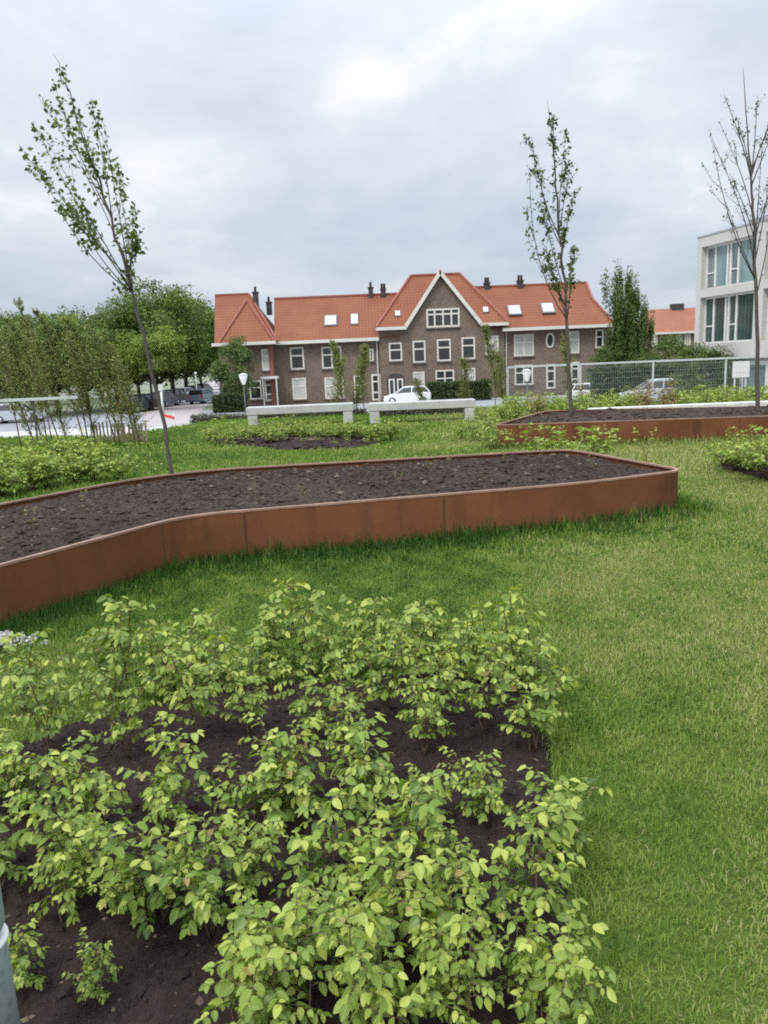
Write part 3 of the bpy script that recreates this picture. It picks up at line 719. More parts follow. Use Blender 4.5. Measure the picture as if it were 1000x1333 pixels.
# bushes behind the planter on the left
i = 0
for row, (py0, n) in enumerate([(628, 8), (612, 8), (600, 7)]):
    for j in range(n):
        px = -45 + j * (195 - row * 12) / (n - 1) + random.uniform(-8, 8); py = py0 + 22 - (px + 45) * 0.135 + random.uniform(-3, 3)
        side = ['nearest the planter', 'in the middle row', 'in the back row'][row]
        put(spd, px, py, random.uniform(1.0, 1.3) * (1 - 0.22 * max(0, px) / 150), f'bright green bush {side} of the left shrub bed, {ORD[j]} from its end', 'bright bushes behind the steel planter on the left', 0.0, 1.0)
# mid bed in front of the white benches
for row, (py0, n, x0, x1) in enumerate([(578, 11, 275, 505), (572, 12, 262, 520), (565, 10, 290, 505)]):
    for j in range(n):
        px = x0 + (x1 - x0) * (j + random.uniform(.2, .8)) / n
        rr = ['front', 'middle', 'back'][row]
        put(spd if row else sp, px, py0 + random.uniform(-2, 2), random.uniform(.75, 1.05) * ((.75 if px < 375 else .3), .95, .72)[row], f'yellow-green shrub, {ORD[j]} in the {rr} row before the left white bench', 'shrubs in the bed before the white benches', 0.02)
# shrubs by the right bench and behind the back planter
for j, (px, py, sc, q) in enumerate([(528, 566, .6, 0), (560, 572, .5, 2), (600, 572, .75, 0), (622, 575, .85, 0), (640, 585, .8, 0), (635, 560, .9, 1), (655, 552, .85, 0), (612, 560, .7, 1), (628, 548, .9, 0)]):
    put([sp, sp, sps][q], px, py, sc, f'small loose shrub near the right white bench, {ORD[j]} of its scattered group', 'shrubs beside the right white bench')
for row, (Yd, n) in enumerate([(19.6, 15), (21.5, 15), (23.6, 13)]):
    for j in range(n):
        px = 655 + (1030 - 655) * (j + random.uniform(.25, .75)) / n; h = 457 + (500 - px) * .042 * 0.9
        p = F(px, 500, Yd); cop = (row < 2 and (abs(px - 850) < 26)) or random.random() < .05
        rr = ['front', 'middle', 'back'][row]
        copy_thing(random.choice(spc if cop else spd), (p[0], p[1], 0), random.uniform(0, 6.28), random.uniform(.95, 1.35) * (.9, 1.0, .9)[row], (f'copper-tinged shrub' if cop else f'yellow-green shrub') + f' before the mesh railing, {ORD[j]} in the {rr} row', 'shrubs between the back planter and the mesh railing')
# twiggy bushes and seedlings standing behind the near planter
for j, (px, py, sc, q) in enumerate([(700, 603, 1.15, 0), (722, 604, 1.1, 2), (745, 604, 1.2, 0), (776, 603, 1.15, 0), (842, 616, 1.2, 2), (640, 612, .7, 2), (672, 610, .6, 2)]):
    put([sp, sp, sps][q], px, py, sc, ['pale loose bush behind the right end of the near planter', 'thin twiggy seedling between two pale bushes behind the planter', 'pale loose bush in the middle of the three behind the planter', 'pale loose bush, rightmost of the three behind the planter corner', 'lone thin seedling beside the rounded planter corner', 'thin seedling behind the planter left of the pale bushes', 'thin seedling just left of the pale bushes behind the planter'][j], 'bushes behind the near planter')
for j in range(17):
    px = 258 + j * 22 + random.uniform(-6, 6); py = 634 - (px - 225) * 0.058
    put(sps, px, py - 4, random.uniform(.45, .9), f'thin bare-stemmed seedling along the back of the near planter, {ORD[j]} from the left', 'seedlings along the back of the near planter')
for j, (px, py) in enumerate([(160, 618), (178, 612), (196, 606), (206, 618), (170, 598)]):
    put(sps, px, py + 6, random.uniform(.8, 1.1), f'dark thin seedling left of the leaning young tree, {ORD[j]} from the left', 'seedlings left of the leaning young tree')
for j, (px, py) in enumerate([(45, 690), (110, 660), (330, 640), (392, 652), (520, 632), (585, 604), (560, 612), (705, 598), (772, 612), (655, 600)]):
    p = g(px, py, PH); z = soilz1(p[0], p[1])
    put(sps, px, py, random.uniform(.25, .4), f'tiny pale sprout in the near planter soil, {ORD[j]} from the left', 'sprouts in the near planter', z)
for q in sp + spd + spc + sps: drop_proto(q)

# ------------------------------------------------------------------ young trees
def young_tree(label, trunk, Y, r0, ends, leaf, nleaf, mat, seed, name='young_tree', z0=0.3, start=0.35, spread=0.5, group=None, lowl=(), clump=1.0):
    r = np.random.default_rng(seed)
    T0 = [F(px, py, Y) for px, py in trunk]; n = 28
    # smooth the trunk
    t = np.linspace(0, len(T0) - 1, n); T0 = np.array(T0); pts = []
    for x in t:
        i = min(int(x), len(T0) - 2); u = x - i
        p0 = T0[max(i - 1, 0)]; p1 = T0[i]; p2 = T0[i + 1]; p3 = T0[min(i + 2, len(T0) - 1)]
        pts.append(0.5 * (2 * p1 + (p2 - p0) * u + (2 * p0 - 5 * p1 + 4 * p2 - p3) * u * u + (3 * p1 - p0 - 3 * p2 + p3) * u ** 3))
    pts = np.array(pts) + np.concatenate([[np.zeros(3)], r.normal(0, 0.012, (n - 1, 3)) * [1, 1, .2]])
    root = thing(name, label, 'tree', (pts[0][0], pts[0][1], z0), group)
    tr = MB(); pts[0][2] = min(pts[0][2], z0 - 0.1)
    tr.tube(pts, [r0 * ((1 - i / (n - 1)) ** 0.8 * 0.92 + 0.06) * (1.25 if i == 0 else 1) for i in range(n)], 8)
    P = []; D = []; Nn = []; S = []; Rn = []
    br = tr
    def leaf_at(p, d):
        o = unit(d * 0.4 + r.normal(0, 0.7, 3) + np.array([0, 0, -0.35])); P.append(p + r.normal(0, 0.010, 3)); D.append(o)
        Nn.append(unit(r.normal(0, .6, 3) + np.array([0, 0, .8]))); S.append(leaf * r.uniform(.55, 1.15)); Rn.append(np.clip(r.normal(.45, .25), 0, 1))
    def twig(a, b, rad, nl, depth):
        L = np.linalg.norm(b - a); mid = (a + b) / 2 + r.normal(0, .05 * L, 3) + np.array([0, 0, -0.10 * L])
        q = [a * (1 - u) ** 2 + 2 * mid * u * (1 - u) + b * u * u for u in np.linspace(0, 1, 9)]
        br.tube(q, np.linspace(rad, rad * .25, 9), 5)
        for k in range(nl):
            u = 1 - abs(r.normal(0, .36)) if depth else r.uniform(.25, 1) ** .8
            if u < .08: continue
            i = min(int(u * 8), 7); p = q[i] + (q[i + 1] - q[i]) * (u * 8 - i)
            for c in range(1 + int(r.uniform(0, 3) * clump)): leaf_at(p + r.normal(0, .025, 3) * clump, unit(q[i + 1] - q[i]))
        return q
    for (ex, ey) in ends:
        e = F(ex, ey, Y + r.normal(0, spread)); lo = 0.0
        # leave the trunk well below the branch tip
        cand = [i for i in range(n) if pts[i][2] < e[2] - 1.5 * np.linalg.norm(pts[i][:2] - e[:2]) - 0.35 and i > start * n]
        i0 = max(cand) if cand else int(start * n) + 1
        i0 = max(int(start * n), i0 - int(r.integers(0, 4)))
        q = twig(pts[i0], e, r0 * 0.30, nleaf, 1)
        for k in range(4):
            i = int(r.integers(3, 8)); d = unit(unit(q[8] - q[2]) + r.normal(0, .28, 3)); twig(q[i], q[i] + d * np.linalg.norm(q[8] - q[0]) * r.uniform(.12, .24), r0 * .12, nleaf // 3, 1)
    for i in range(int(n * (start + .12)), n - 2):
        if r.uniform() < .75:
            d = unit(r.normal(0, .6, 3) * [1, 1, .3] + np.array([0, 0, 1.1])); twig(pts[i], pts[i] + d * r.uniform(.15, .4) * (1.3 - i / n) * np.linalg.norm(pts[-1] - pts[0]) * .14, r0 * .12, nleaf // 4, 1)
    for (lx, ly) in lowl:
        e = F(lx, ly, Y); j = int(np.argmin(np.linalg.norm(pts - e, axis=1))); twig(pts[max(j - 1, 0)], e, r0 * .1, 7, 1)
    tr.build('trunk', BARK, root)
    link('crown', leaves_mesh('crown', np.array(P) - np.array(root.location), D, Nn, S, np.array(Rn), mat, LLO), root)
    return root
yl = g(225, 613, PH)[1] - 0.25
young_tree('wind-bent young tree leaning left at the back of the near steel planter', [(226, 628), (212, 545), (195, 468), (172, 378), (156, 320), (130, 237), (109, 182), (90, 125), (70, 70)], yl, 0.026,
  [(75, 252), (38, 208), (44, 163), (46, 120), (70, 106), (118, 128), (135, 160), (150, 215), (172, 262), (178, 300), (62, 185), (92, 265), (52, 215), (100, 140)], 0.066, 22, ELM, 31, z0=.3, start=.38, spread=.35, lowl=[(150, 372), (148, 388), (186, 318), (170, 352), (205, 470)], clump=1.0)
ym = g(743, 544, PH)[1]
young_tree('slender upright young tree standing in the back steel planter left of the other', [(743, 548), (740, 470), (737, 400), (731, 330), (725, 260), (722, 210), (713, 130)], ym, 0.040,
  [(692, 178), (690, 222), (703, 262), (738, 168), (744, 212), (747, 252), (706, 312), (748, 322), (708, 345), (700, 200), (720, 150), (735, 290), (716, 345), (742, 345)], 0.080, 22, ELM, 32, z0=.35, start=.29, spread=.4, group=None, clump=1.0)
young_tree('almost bare young tree at the right edge, standing in the back steel planter', [(986, 545), (985, 440), (982, 330), (980, 260), (976, 200), (967, 88)], ym, 0.045,
  [(923, 176), (936, 158), (945, 130), (986, 124), (1000, 165), (1014, 150), (950, 225), (1002, 225), (1020, 120), (928, 190), (958, 150), (992, 190), (945, 262), (1010, 250), (1025, 190)], 0.050, 15, BUDS, 33, z0=.35, start=.30, spread=.4, clump=.7)

def column_sapling(seed, h, nl, leaf, lean, mat=OLIVE, name='columnar_sapling'):
    """thin upright sapling clothed in short ascending twigs"""
    r = np.random.default_rng(seed); st = MB(); P = []; D = []; Nn = []; S = []; Rn = []
    pts = [np.array([0, 0, -0.05])]; d = np.array([lean * .3, r.normal(0, .04), 1.0])
    for i in range(14):
        d = unit(d + np.array([lean * .09, r.normal(0, .03), 0]) + r.normal(0, .03, 3) * [1, 1, 0]); pts.append(pts[-1] + d * h / 14)
    st.tube(pts, np.linspace(.020, .004, 15) * h / 3.5, 5)
    nt = int(nl / 14)
    for k in range(nt):
        t = (.08 if seed % 2 else .24) + .75 * r.uniform(0, 1) ** .85; i = min(int(t * 14), 13); p = pts[i] + (pts[i + 1] - pts[i]) * (t * 14 - i)
        a = r.uniform(0, 6.28); L = h * (.15 * (1 - t) ** .6 + .03) * r.uniform(.5, 1.3); dd = unit((math.cos(a) * .8, math.sin(a) * .8, 1.0))
        q = curve(p, dd, L, 4, (0, 0, .25), r); st.tube(q, np.linspace(.005, .002, 5), 3, cap=False)
        for j in range(14):
            u = r.uniform(.1, 1) * 4; ii = min(int(u), 3); pp = q[ii] + (q[ii + 1] - q[ii]) * (u - ii)
            P.append(pp); D.append(unit(r.normal(0, .8, 3) + np.array([0, 0, -.2]))); Nn.append(r.normal(0, .7, 3) + np.array([0, 0, .7])); S.append(leaf * r.uniform(.6, 1.2)); Rn.append(np.clip(r.normal(.45, .22), 0, .95))
    root = thing(name, 'x', 'tree', (0, 0, -50)); st.build('trunk', TWIG, root, np.zeros(3))
    link('crown', leaves_mesh('crown', P, D, Nn, S, np.array(Rn), mat, LLO), root); return root
cp = [column_sapling(300 + i, 3.6, [2100, 1800, 2200, 1400][i], .052, [-.16, -.04, -.10, -.35][i]) for i in range(4)]
GL = [(48, 592, 17.6, 4.4, 3), (65, 590, 17.9, 3.9, 2), (90, 590, 18.0, 3.7, 1), (118, 590, 18.4, 3.5, 2), (158, 590, 17.8, 3.3, 1), (30, 592, 18.6, 3.4, 2), (58, 590, 18.6, 3.5, 1), (80, 588, 17.2, 3.5, 0), (112, 590, 17.6, 3.5, 0), (126, 588, 18.8, 3.3, 1), (152, 588, 18.2, 3.2, 0), (166, 590, 17.4, 3.0, 2), (178, 590, 18.8, 2.7, 1), (184, 592, 17.6, 2.8, 1), (70, 586, 20.2, 3.4, 2)]
for j, (px, py, Y, h, v) in enumerate(sorted(GL)):
    p = F(px, py, Y)
    copy_thing(cp[v], (p[0], p[1], 0), random.uniform(-.25, .25), (.95, .95, h / 3.6 * random.uniform(.82, .96)), f'thin olive-green columnar sapling, {ORD[j]} from the left in the leaning clump', 'columnar saplings in the left clump')
GM = [(436, 25.0, 2.2, 1), (450, 24.2, 2.45, 2), (464, 25.2, 2.5, 1), (475, 24.4, 2.3, 2), (608, 25.0, 2.0, 1), (645, 24.0, 2.7, 2), (656, 25.2, 2.2, 1), (738, 25.2, 2.7, 1), (553, 25.4, 1.3, 1)]
cpg = [column_sapling(320 + i, 3.6, [3000, 2700, 2800, 1900][i], .055, [-.1, .05, -.05, 0][i]) for i in range(4)]
for j, (px, Y, h, v) in enumerate(sorted(GM)):
    p = F(px, 540, Y)
    where = ['in the clump between the white benches', 'behind the right white bench', 'by the left end of the mesh railing', 'behind the slender young tree'][0 if px < 500 else (1 if px < 630 else (2 if px < 700 else 3))]
    copy_thing(cpg[v], (p[0], p[1], 0), random.uniform(0, 6.2), (.9, .9, h / 3.6), f'thin columnar sapling {where}, {ORD[j]} along the lawn edge', 'columnar saplings along the far lawn edge')
for q in cp + cpg: drop_proto(q)

# ------------------------------------------------------------------ benches, railings, fences, post
def bench(label, px0, px1, Y, rot):
    x0 = F(px0, 530, Y)[0]; x1 = F(px1, 530, Y)[0]; L = x1 - x0; cx = (x0 + x1) / 2
    t = thing('concrete_bench', label, 'bench', (cx, Y, 0), 'white concrete benches', rot)
    mb = MB(); mb.bbox((-L / 2, -.28, .345), (L / 2, .28, .565), .018); mb.build('seat', CONC, t)
    for s in (-1, 1):
        mb = MB(); a = s * (L / 2 - .03); b = s * (L / 2 - .30); mb.bbox((min(a, b), -.27, -.06), (max(a, b), .27, .342), .015); mb.build('leg', CONC, t)
bench('left one of two white concrete benches on the far lawn', 322, 460, 21.8, R(3))
bench('right one of two white concrete benches, nearer the back steel planter', 480, 618, 21.2, R(-2))
# mesh railing along the far edge on the right
a = F(661, 479, 24.4); b = F(1040, 461.5, 24.4); top = (a[2] + b[2]) / 2
t = thing('mesh_railing', 'long grey mesh railing with pale handrail along the far right lawn edge', 'railing', (a[0], a[1], 0))
mb = MB(); mb.bar((a[0], a[1], top), (b[0], b[1], top), .07, .06); mb.build('handrail', RAILM, t)
L = b[0] - a[0]
for k in range(5):
    x = a[0] + L * k / 4.0; mb = MB(); mb.bar((x, a[1], -.05), (x, a[1], top - .03), .05, .05, up=(0, 1, 0)); mb.build('post', RAILM, t)
mb = MB(); mb.bar((a[0], a[1], .1), (b[0], b[1], .1), .03, .03)
for k in range(int(L / .055)):
    x = a[0] + .03 + k * .055; mb.bar((x, a[1] + .002, .1), (x, a[1] + .002, top - .03), .005, .005, up=(0, 1, 0))
for k in range(7): z = .1 + (top - .13) * (k + .5) / 7; mb.bar((a[0], a[1] - .006, z), (b[0], b[1] - .006, z), .006, .006)
mb.build('mesh_panel', MESHM, t)
# handrail on the left
a = F(-40, 524, 16.6); b = F(101, 517, 16.9); top = b[2]
t = thing('handrail', 'pale handrail on thin posts among the saplings at the left edge', 'railing', (a[0], a[1], 0))
mb = MB(); mb.bar((a[0], a[1], top), (b[0], b[1], top), .07, .06); mb.build('rail', RAILM, t)
for u in (.12, .58):
    p = a + (b - a) * u; mb = MB(); mb.bar((p[0], p[1], -.05), (p[0], p[1], top - .03), .03, .03, up=(0, 1, 0)); mb.build('post', POLED, t)
# chestnut paling fence
a = F(118, 560, 19.0); b = F(190, 560, 18.6)
t = thing('paling_fence', 'low split chestnut paling fence at the foot of the left saplings', 'fence', (a[0], a[1], 0))
for k in range(17):
    p = a + (b - a) * k / 16; h = random.uniform(.42, .52); mb = MB(); w = .018
    mb.bar((p[0], p[1], -.05), (p[0] + random.uniform(-.03, .03), p[1] + random.uniform(-.02, .02), h), random.uniform(.035, .05), .02, up=(0, 1, 0)); mb.build('paling', WOODF, t)
for z in (.12, .36): mb = MB(); mb.bar((a[0], a[1] - .015, z), (b[0], b[1] - .015, z), .006, .006); mb.build('wire', MESHM, t)
# white kerb behind the back planter
p = F(766, 531, 18.2); q = F(1030, 520, 18.2); zt = .375
t = thing('kerb_edging', 'low white stone edging between the back planter and the shrubs', 'kerb', (p[0], p[1], 0))
for k in range(6):
    x0 = p[0] + (q[0] - p[0]) * k / 6; x1 = p[0] + (q[0] - p[0]) * (k + 1) / 6; mb = MB(); mb.bbox((x0 + .004, p[1] - .12, -.05), (x1 - .004, p[1] + .12, zt), .012); mb.build('block', KERB, t)
# galvanised post at the lower left corner
d = ray(-4, 1228); tt = 2.05 / np.linalg.norm(d); q = np.array([0, 0, EYE]) + d * tt; right = 0.053
cx, cyy, zc = q[0] - right * .9, q[1], q[2]
t = thing('steel_post', 'grey galvanised steel tube post at the lower left corner of the bed', 'post', (cx, cyy, 0))
mb = MB(); mb.lathe((cx, cyy, 0), [(.062, -.05), (.062, zc - .012), (.0615, zc), (.052, zc), (.052, zc - .06)], 28); mb.build('sleeve', STEEL, t)
mb = MB(); mb.lathe((cx, cyy, 0), [(.064, zc - .004), (.067, zc), (.067, zc + .006), (.064, zc + .009), (.053, zc + .009)], 28); mb.build('collar', WHITE, t)
mb = MB(); mb.lathe((cx, cyy, 0), [(.050, zc - .05), (.050, zc + .03), (.0505, zc + .032)], 28); mb.build('gap_shade_ring', BLACK, t)  # black colour stands in for the shade in the gap between the tubes
mb = MB(); mb.lathe((cx, cyy, 0), [(.060, zc + .03), (.064, zc + .04), (.064, zc + .42), (.05, zc + .44)], 28); mb.build('upper_tube', STEEL, t)

# ------------------------------------------------------------------ clipped hedges and far foliage
def hedge(name, label, boxes, leaf, n, mat, seed, cat='hedge', group=None):
    r = np.random.default_rng(seed); x0, y0, z0 = np.min([b[0] for b in boxes], 0); x1, y1, z1 = np.max([b[1] for b in boxes], 0)
    t = thing(name, label, cat, ((x0 + x1) / 2, (y0 + y1) / 2, z0), group)
    core = MB(); P = []; 
    for a, b in boxes:
        core.box(np.array(a) + (leaf, leaf, 0), np.array(b) - leaf)
        m = int(n / len(boxes)); q = r.uniform(0, 1, (m, 3)); side = r.uniform(0, 1, m)
        q[:, 1] = np.where(side < .55, r.uniform(0, .12, m), q[:, 1]); q[:, 2] = np.where(side > .55, 1 - r.uniform(0, .12, m), q[:, 2])
        P.append(np.array(a) + q * (np.array(b) - np.array(a)))
    core.build('branches', OLDBARK, t); P = np.concatenate(P); m = len(P)
    P[:, 2] += .35 * leaf * np.sin(P[:, 0] * 3) + r.normal(0, leaf * .4, m)
    link('foliage', leaves_mesh('foliage', P - np.array(t.location), r.normal(0, 1, (m, 3)), r.normal(0, .7, (m, 3)) + [0, -.4, .6], leaf * r.uniform(.6, 1.3, m), np.clip(r.normal(.45, .22, m) + .3 * (fbm(P[:, 0] * 2, P[:, 2] * 2, seed) - .47), 0, 1), mat, LLO), t)
    return t
x0 = F(245, 545, 30)[0]; x1 = F(490, 545, 30)[0]
x0 = F(250, 545, 25.6)[0]
hedge('low_hedge', 'low dull grey-green hedge running behind the left white bench', [((x0, 25.3, -.05), (F(478, 545, 25.6)[0], 25.7, .17))], .06, 5000, DULLHEDGE, 61)
hedge('low_hedge', 'low dull grey-green hedge seen under the right white bench', [((F(485, 545, 24)[0], 23.8, -.05), (F(612, 545, 24)[0], 24.3, .28))], .06, 4000, DULLHEDGE, 62)
hp = F(556, 512, 64.5); hq = F(640, 512, 64.5)
hedge('clipped_hedge', 'long dark green clipped hedge before the brick house, right of the white car', [((hp[0], 64.2, STREET), (hq[0], 65.2, -.15))], .16, 7000, HEDGE, 63)
hp = F(277, 512, 62); hq = F(322, 512, 62)
hedge('clipped_hedge', 'dark green hedge at the left corner of the brick house', [((hp[0], 61.5, STREET), (hq[0], 63, -.35))], .16, 6000, HEDGE, 64)
hp = F(795, 500, 50); hq = F(955, 500, 50)
hedge('clipped_hedge', 'dark hedge behind the mesh railing, left of the white block', [((F(768, 500, 52)[0], 51.5, STREET), (F(960, 500, 52)[0], 52.8, .75))], .17, 14000, HEDGE, 65)

def far_tree(seed, h, w, base, ncl, per, leaf, mat, name, shape='round', trunk_r=.22):
    r = np.random.default_rng(seed); root = thing(name, 'x', 'tree', (0, 0, -60)); tr = MB()
    tp = [np.array([0, 0, -.1]), np.array([r.normal(0, .05), r.normal(0, .05), base]), np.array([r.normal(0, .2), r.normal(0, .2), h * .72])]
    tr.tube(tp, [trunk_r, trunk_r * .75, trunk_r * .2], 8)
    C = []; 
    while len(C) < ncl:
        u = r.normal(0, 1, 3); u /= np.linalg.norm(u); rad = r.uniform(.35, 1) ** .5
        if shape == 'round':
            z = base + (h - base) * (.5 + .5 * u[2] * rad); rr = w / 2 * rad * (1 - .12 * max(0, u[2])); c = np.array([u[0] * rr, u[1] * rr, z])
        else:
            ax_ = len(C) % 9; aa = ax_ * 2.4; ar = w * .40 * (ax_ / 8) ** .6; hh = h * (1 - .42 * (ax_ / 8) * (.6 + .4 * math.sin(ax_ * 5.1))); t = r.uniform(0, 1) ** .8
            rr = .55 * (1.05 - t) * rad; c = np.array([math.cos(aa) * ar * (.55 + .45 * t) + u[0] * rr, math.sin(aa) * ar * (.55 + .45 * t) + u[1] * rr, base + (hh - base) * t])
        C.append(c)
    C = np.array(C); lump = r.normal(0, .18, ncl)
    for c in C[:int(ncl * .35)]:
        tz = min(max(c[2] - .9 * np.hypot(c[0], c[1]) - .3, base * .8), h * .65); tr.tube([np.array([0, 0, tz]), c * .5 + np.array([0, 0, tz]) * .5 + (0, 0, -.1), c], [trunk_r * .35, trunk_r * .2, .02], 5)
    tr.build('trunk', OLDBARK, root, np.zeros(3))
    cs = (w * .13 if shape == 'round' else w * .105) * r.uniform(.6, 1.3, ncl)
    st = np.array([1, 1, .8]) if shape == 'round' else np.array([.7, .7, 2.2])
    P = np.repeat(C, per, 0) + np.clip(r.normal(0, 1, (ncl * per, 3)), -1.5, 1.5) * np.repeat(cs, per)[:, None] * st * .62
    m = len(P); out = P - np.array([0, 0, base + (h - base) * .4])
    rn = np.clip(.42 + np.repeat(lump, per) + r.normal(0, .16, m), 0, 1)
    nr = out / (np.linalg.norm(out, axis=1)[:, None] + 1e-6) * .7 + r.normal(0, .6, (m, 3)) + [0, 0, .5]
    link('crown', leaves_mesh('crown', P, r.normal(0, 1, (m, 3)), nr, leaf * r.uniform(.6, 1.4, m), rn, mat, LLO), root); return root
lin = [far_tree(400 + i, [9.5, 11, 8.5][i], [8.5, 9, 8][i], 2.3, 95, 260, .22, LINDEN, 'linden_tree') for i in range(3)]
def plant_tree(pr, px, Y, h, ph, label, group, wsc=1.0):
    p = F(px, 500, Y); s = h / ph
    copy_thing(pr, (p[0], p[1], STREET), random.uniform(0, 6.28), (s * wsc, s * wsc, s), label, group)
LT = [(-20, 62, 8.6, 0, 1.0), (18, 66, 8.4, 1, .9), (72, 70, 8.8, 2, 1.0), (112, 76, 9.4, 0, 1.0), (150, 80, 9.8, 1, .8), (205, 80, 12.2, 1, 1.0), (180, 92, 9.6, 2, 1.0), (242, 100, 12.8, 0, 1.0), (262, 118, 13.2, 1, .9), (225, 115, 13, 2, 1.1), (288, 140, 11, 2, 1.0), (-75, 70, 9, 1, 1.0), (48, 96, 9.0, 0, 1.2), (130, 115, 10, 1, 1.2), (300, 165, 10, 0, 1.0)]
LT.sort()
for j, (px, Y, h, v, ws) in enumerate(LT):
    plant_tree(lin[v], px, Y, h, [9.5, 11, 8.5][v], f'full green street tree, {ORD[j]} from the left in the row left of the brick house', 'street trees left of the brick house', ws)
LIGHTL = leafmat('light_linden_leaf', (0.065, 0.110, 0.016), (0.150, 0.215, 0.032), (0.27, 0.33, 0.065), None, 0.3, 0.6)
pale = far_tree(430, 8, 6.2, 3.4, 70, 240, .20, LIGHTL, 'pale_tree', 'round', .14)
for px, Y, h, lab in [(196, 70, 7.4, 'rounded yellow-green street tree nearest beside the side street'), (226, 80, 7.9, 'rounded yellow-green street tree behind the nearest one by the side street')]: plant_tree(pale, px, Y, h, 8, lab, 'pale street trees by the parked cars')
drop_proto(pale)
for q in lin: drop_proto(q)
dk = far_tree(440, 11, 4.6, .6, 100, 130, .20, MIDLEAF, 'upright_tree', 'spire', .15)
for px, Y, h, lab in [(806, 61, 9.7, 'tallest dark upright tree beside the right end of the brick house'), (820, 60, 8.0, 'dark upright tree, middle one right of the brick house'), (836, 61, 6.9, 'dark upright tree nearest the orange-roofed far house')]:
    plant_tree(dk, px, Y, h, 11, lab, 'dark upright trees right of the brick house', [.85, .8, .85][int(px > 810) + int(px > 825)])
drop_proto(dk)
sm = far_tree(450, 5.2, 3.6, .5, 60, 140, .15, MIDLEAF, 'small_tree', 'round', .08)
plant_tree(sm, 306, 63.5, 6.0, 5.2, 'small bushy tree before the left wing of the brick house', None, .85)
for j, (px, Y, h, lab) in enumerate([(868, 58, 4.6, 'bushy small tree below the orange roof of the far house'), (906, 42, 3.7, 'rounded shrub at the left foot of the white block'), (925, 41, 3.5, 'rounded shrub under the lower windows of the white block'), (842, 56, 3.4, 'small bushy tree left of the far orange-roofed house'), (940, 44, 2.6, 'dark shrub behind the railing before the white block'), (790, 60, 4.0, 'bushy tree at the right corner of the brick house')]):
    plant_tree(sm, px, Y, h, 5.2, lab, 'small trees behind the mesh railing')
drop_proto(sm)
# trees far behind the houses
ft = [far_tree(460 + i, 9, 9, 1.5, 50, 70, .55, DARKLEAF, 'background_tree') for i in range(2)]
for j, px in enumerate([-160, -110, -60, -5, 40, 90, 300, 880, 935, 1060, 1110]):
    plant_tree(ft[j % 2], px, 150 + (j * 37) % 40, 11.5 if px < 400 else 9, 9, f'distant dark green tree on the skyline, {ORD[j]} from the left', 'distant skyline trees')
for q in ft: drop_proto(q)

# ------------------------------------------------------------------ the long brick house
Y0 = 68.0
hc = F(540, 500, Y0); house = thing('brick_house', 'long brown brick house with orange tiled roofs and white windows across the street', 'house', (hc[0], 70, STREET))
X = lambda px, Y=Y0: F(px, 450, Y)[0] if False else None
def fx(px, py, Y=Y0): return F(px, py, Y)[0]
def fz(px, py, Y=Y0): return F(px, py, Y)[2]
zL = fz(430, 441.5); zC = fz(575, 424, 67.6); zR = fz(730, 424.5); zW = fz(320, 446, 67)
def wallbox(x0, x1, y0, y1, z1):
    mb = MB(); mb.box((x0, y0, STREET + .45), (x1, y1, z1)); w = mb.build('wall', BRICK, house)
    mb = MB(); mb.box((x0 - .03, y0 - .03, STREET), (x1 + .03, y1 - .01, STREET + .449)); mb.build('plinth', PLINTH, w)
xW0, xW1 = fx(286, 480, 67), fx(357, 480, 67); xC0, xC1 = fx(495, 480, 67.6), fx(657, 470, 67.6); xR1 = fx(797, 460)
wallbox(xW0, xW1, 67.0, 75.5, zW); wallbox(xW1 + .003, xC0 - .003, 68.0, 75.8, zL); wallbox(xC0, xC1, 67.6, 76.2, zC); wallbox(xC1 + .003, xR1, 68.0, 75.8, zR)
def roof(verts, faces, name='roof', mat=TILE):
    mb = MB(); mb.add(verts, faces); return mb.build(name, mat, house)
def bar(name, p, q, w, h, mat, par=house):
    mb = MB(); mb.bar(p, q, w, h); return mb.build(name, mat, par)
def lvl(p, z): return np.array([p[0], p[1], z])
# left wing
ez = fz(320, 446, 66.6); rz = fz(300, 383.5, 70.5); ex0, ex1 = fx(279, 448, 66.6), fx(361, 443, 66.6); rx0, rx1 = fx(279, 384, 70.5), fx(323, 383, 70.5)
rw = roof([(ex0, 66.6, ez), (ex1, 66.6, ez), (rx1, 70.8, rz), (rx0, 70.8, rz), (ex0, 75.9, ez), (ex1, 75.9, ez)], [(0, 1, 2, 3), (1, 5, 2), (5, 4, 3, 2), (4, 0, 3), (1, 0, 4, 5)])
az = fz(321, 391, 69.0); ax = fx(321, 391, 69.0); b0, b1 = fx(284, 448, 66.0), fx(357, 443, 66.0)
roof([(b0, 66.2, ez - .05), (b1, 66.2, ez - .05), (ax, 69.2, az), (ax, 70.9, az), (b0, 68.6, ez - .05), (b1, 68.6, ez - .05)], [(0, 1, 2), (0, 2, 3, 4), (1, 5, 3, 2), (1, 0, 4, 5)])
for a_, b_ in (((b0, 66.18, ez), (ax, 69.18, az + .04)), ((b1, 66.18, ez), (ax, 69.18, az + .04)), ((rx0, 70.8, rz + .04), (rx1, 70.8, rz + .04)), ((ex1, 66.58, ez + .03), (rx1, 70.8, rz + .04))): bar('ridge', a_, b_, .2, .14, RIDGE, rw)
bar('gutter', (ex0 - .1, 66.05, ez - .10), (ex1 - .05, 66.05, ez - .10), .28, .26, CREAM)
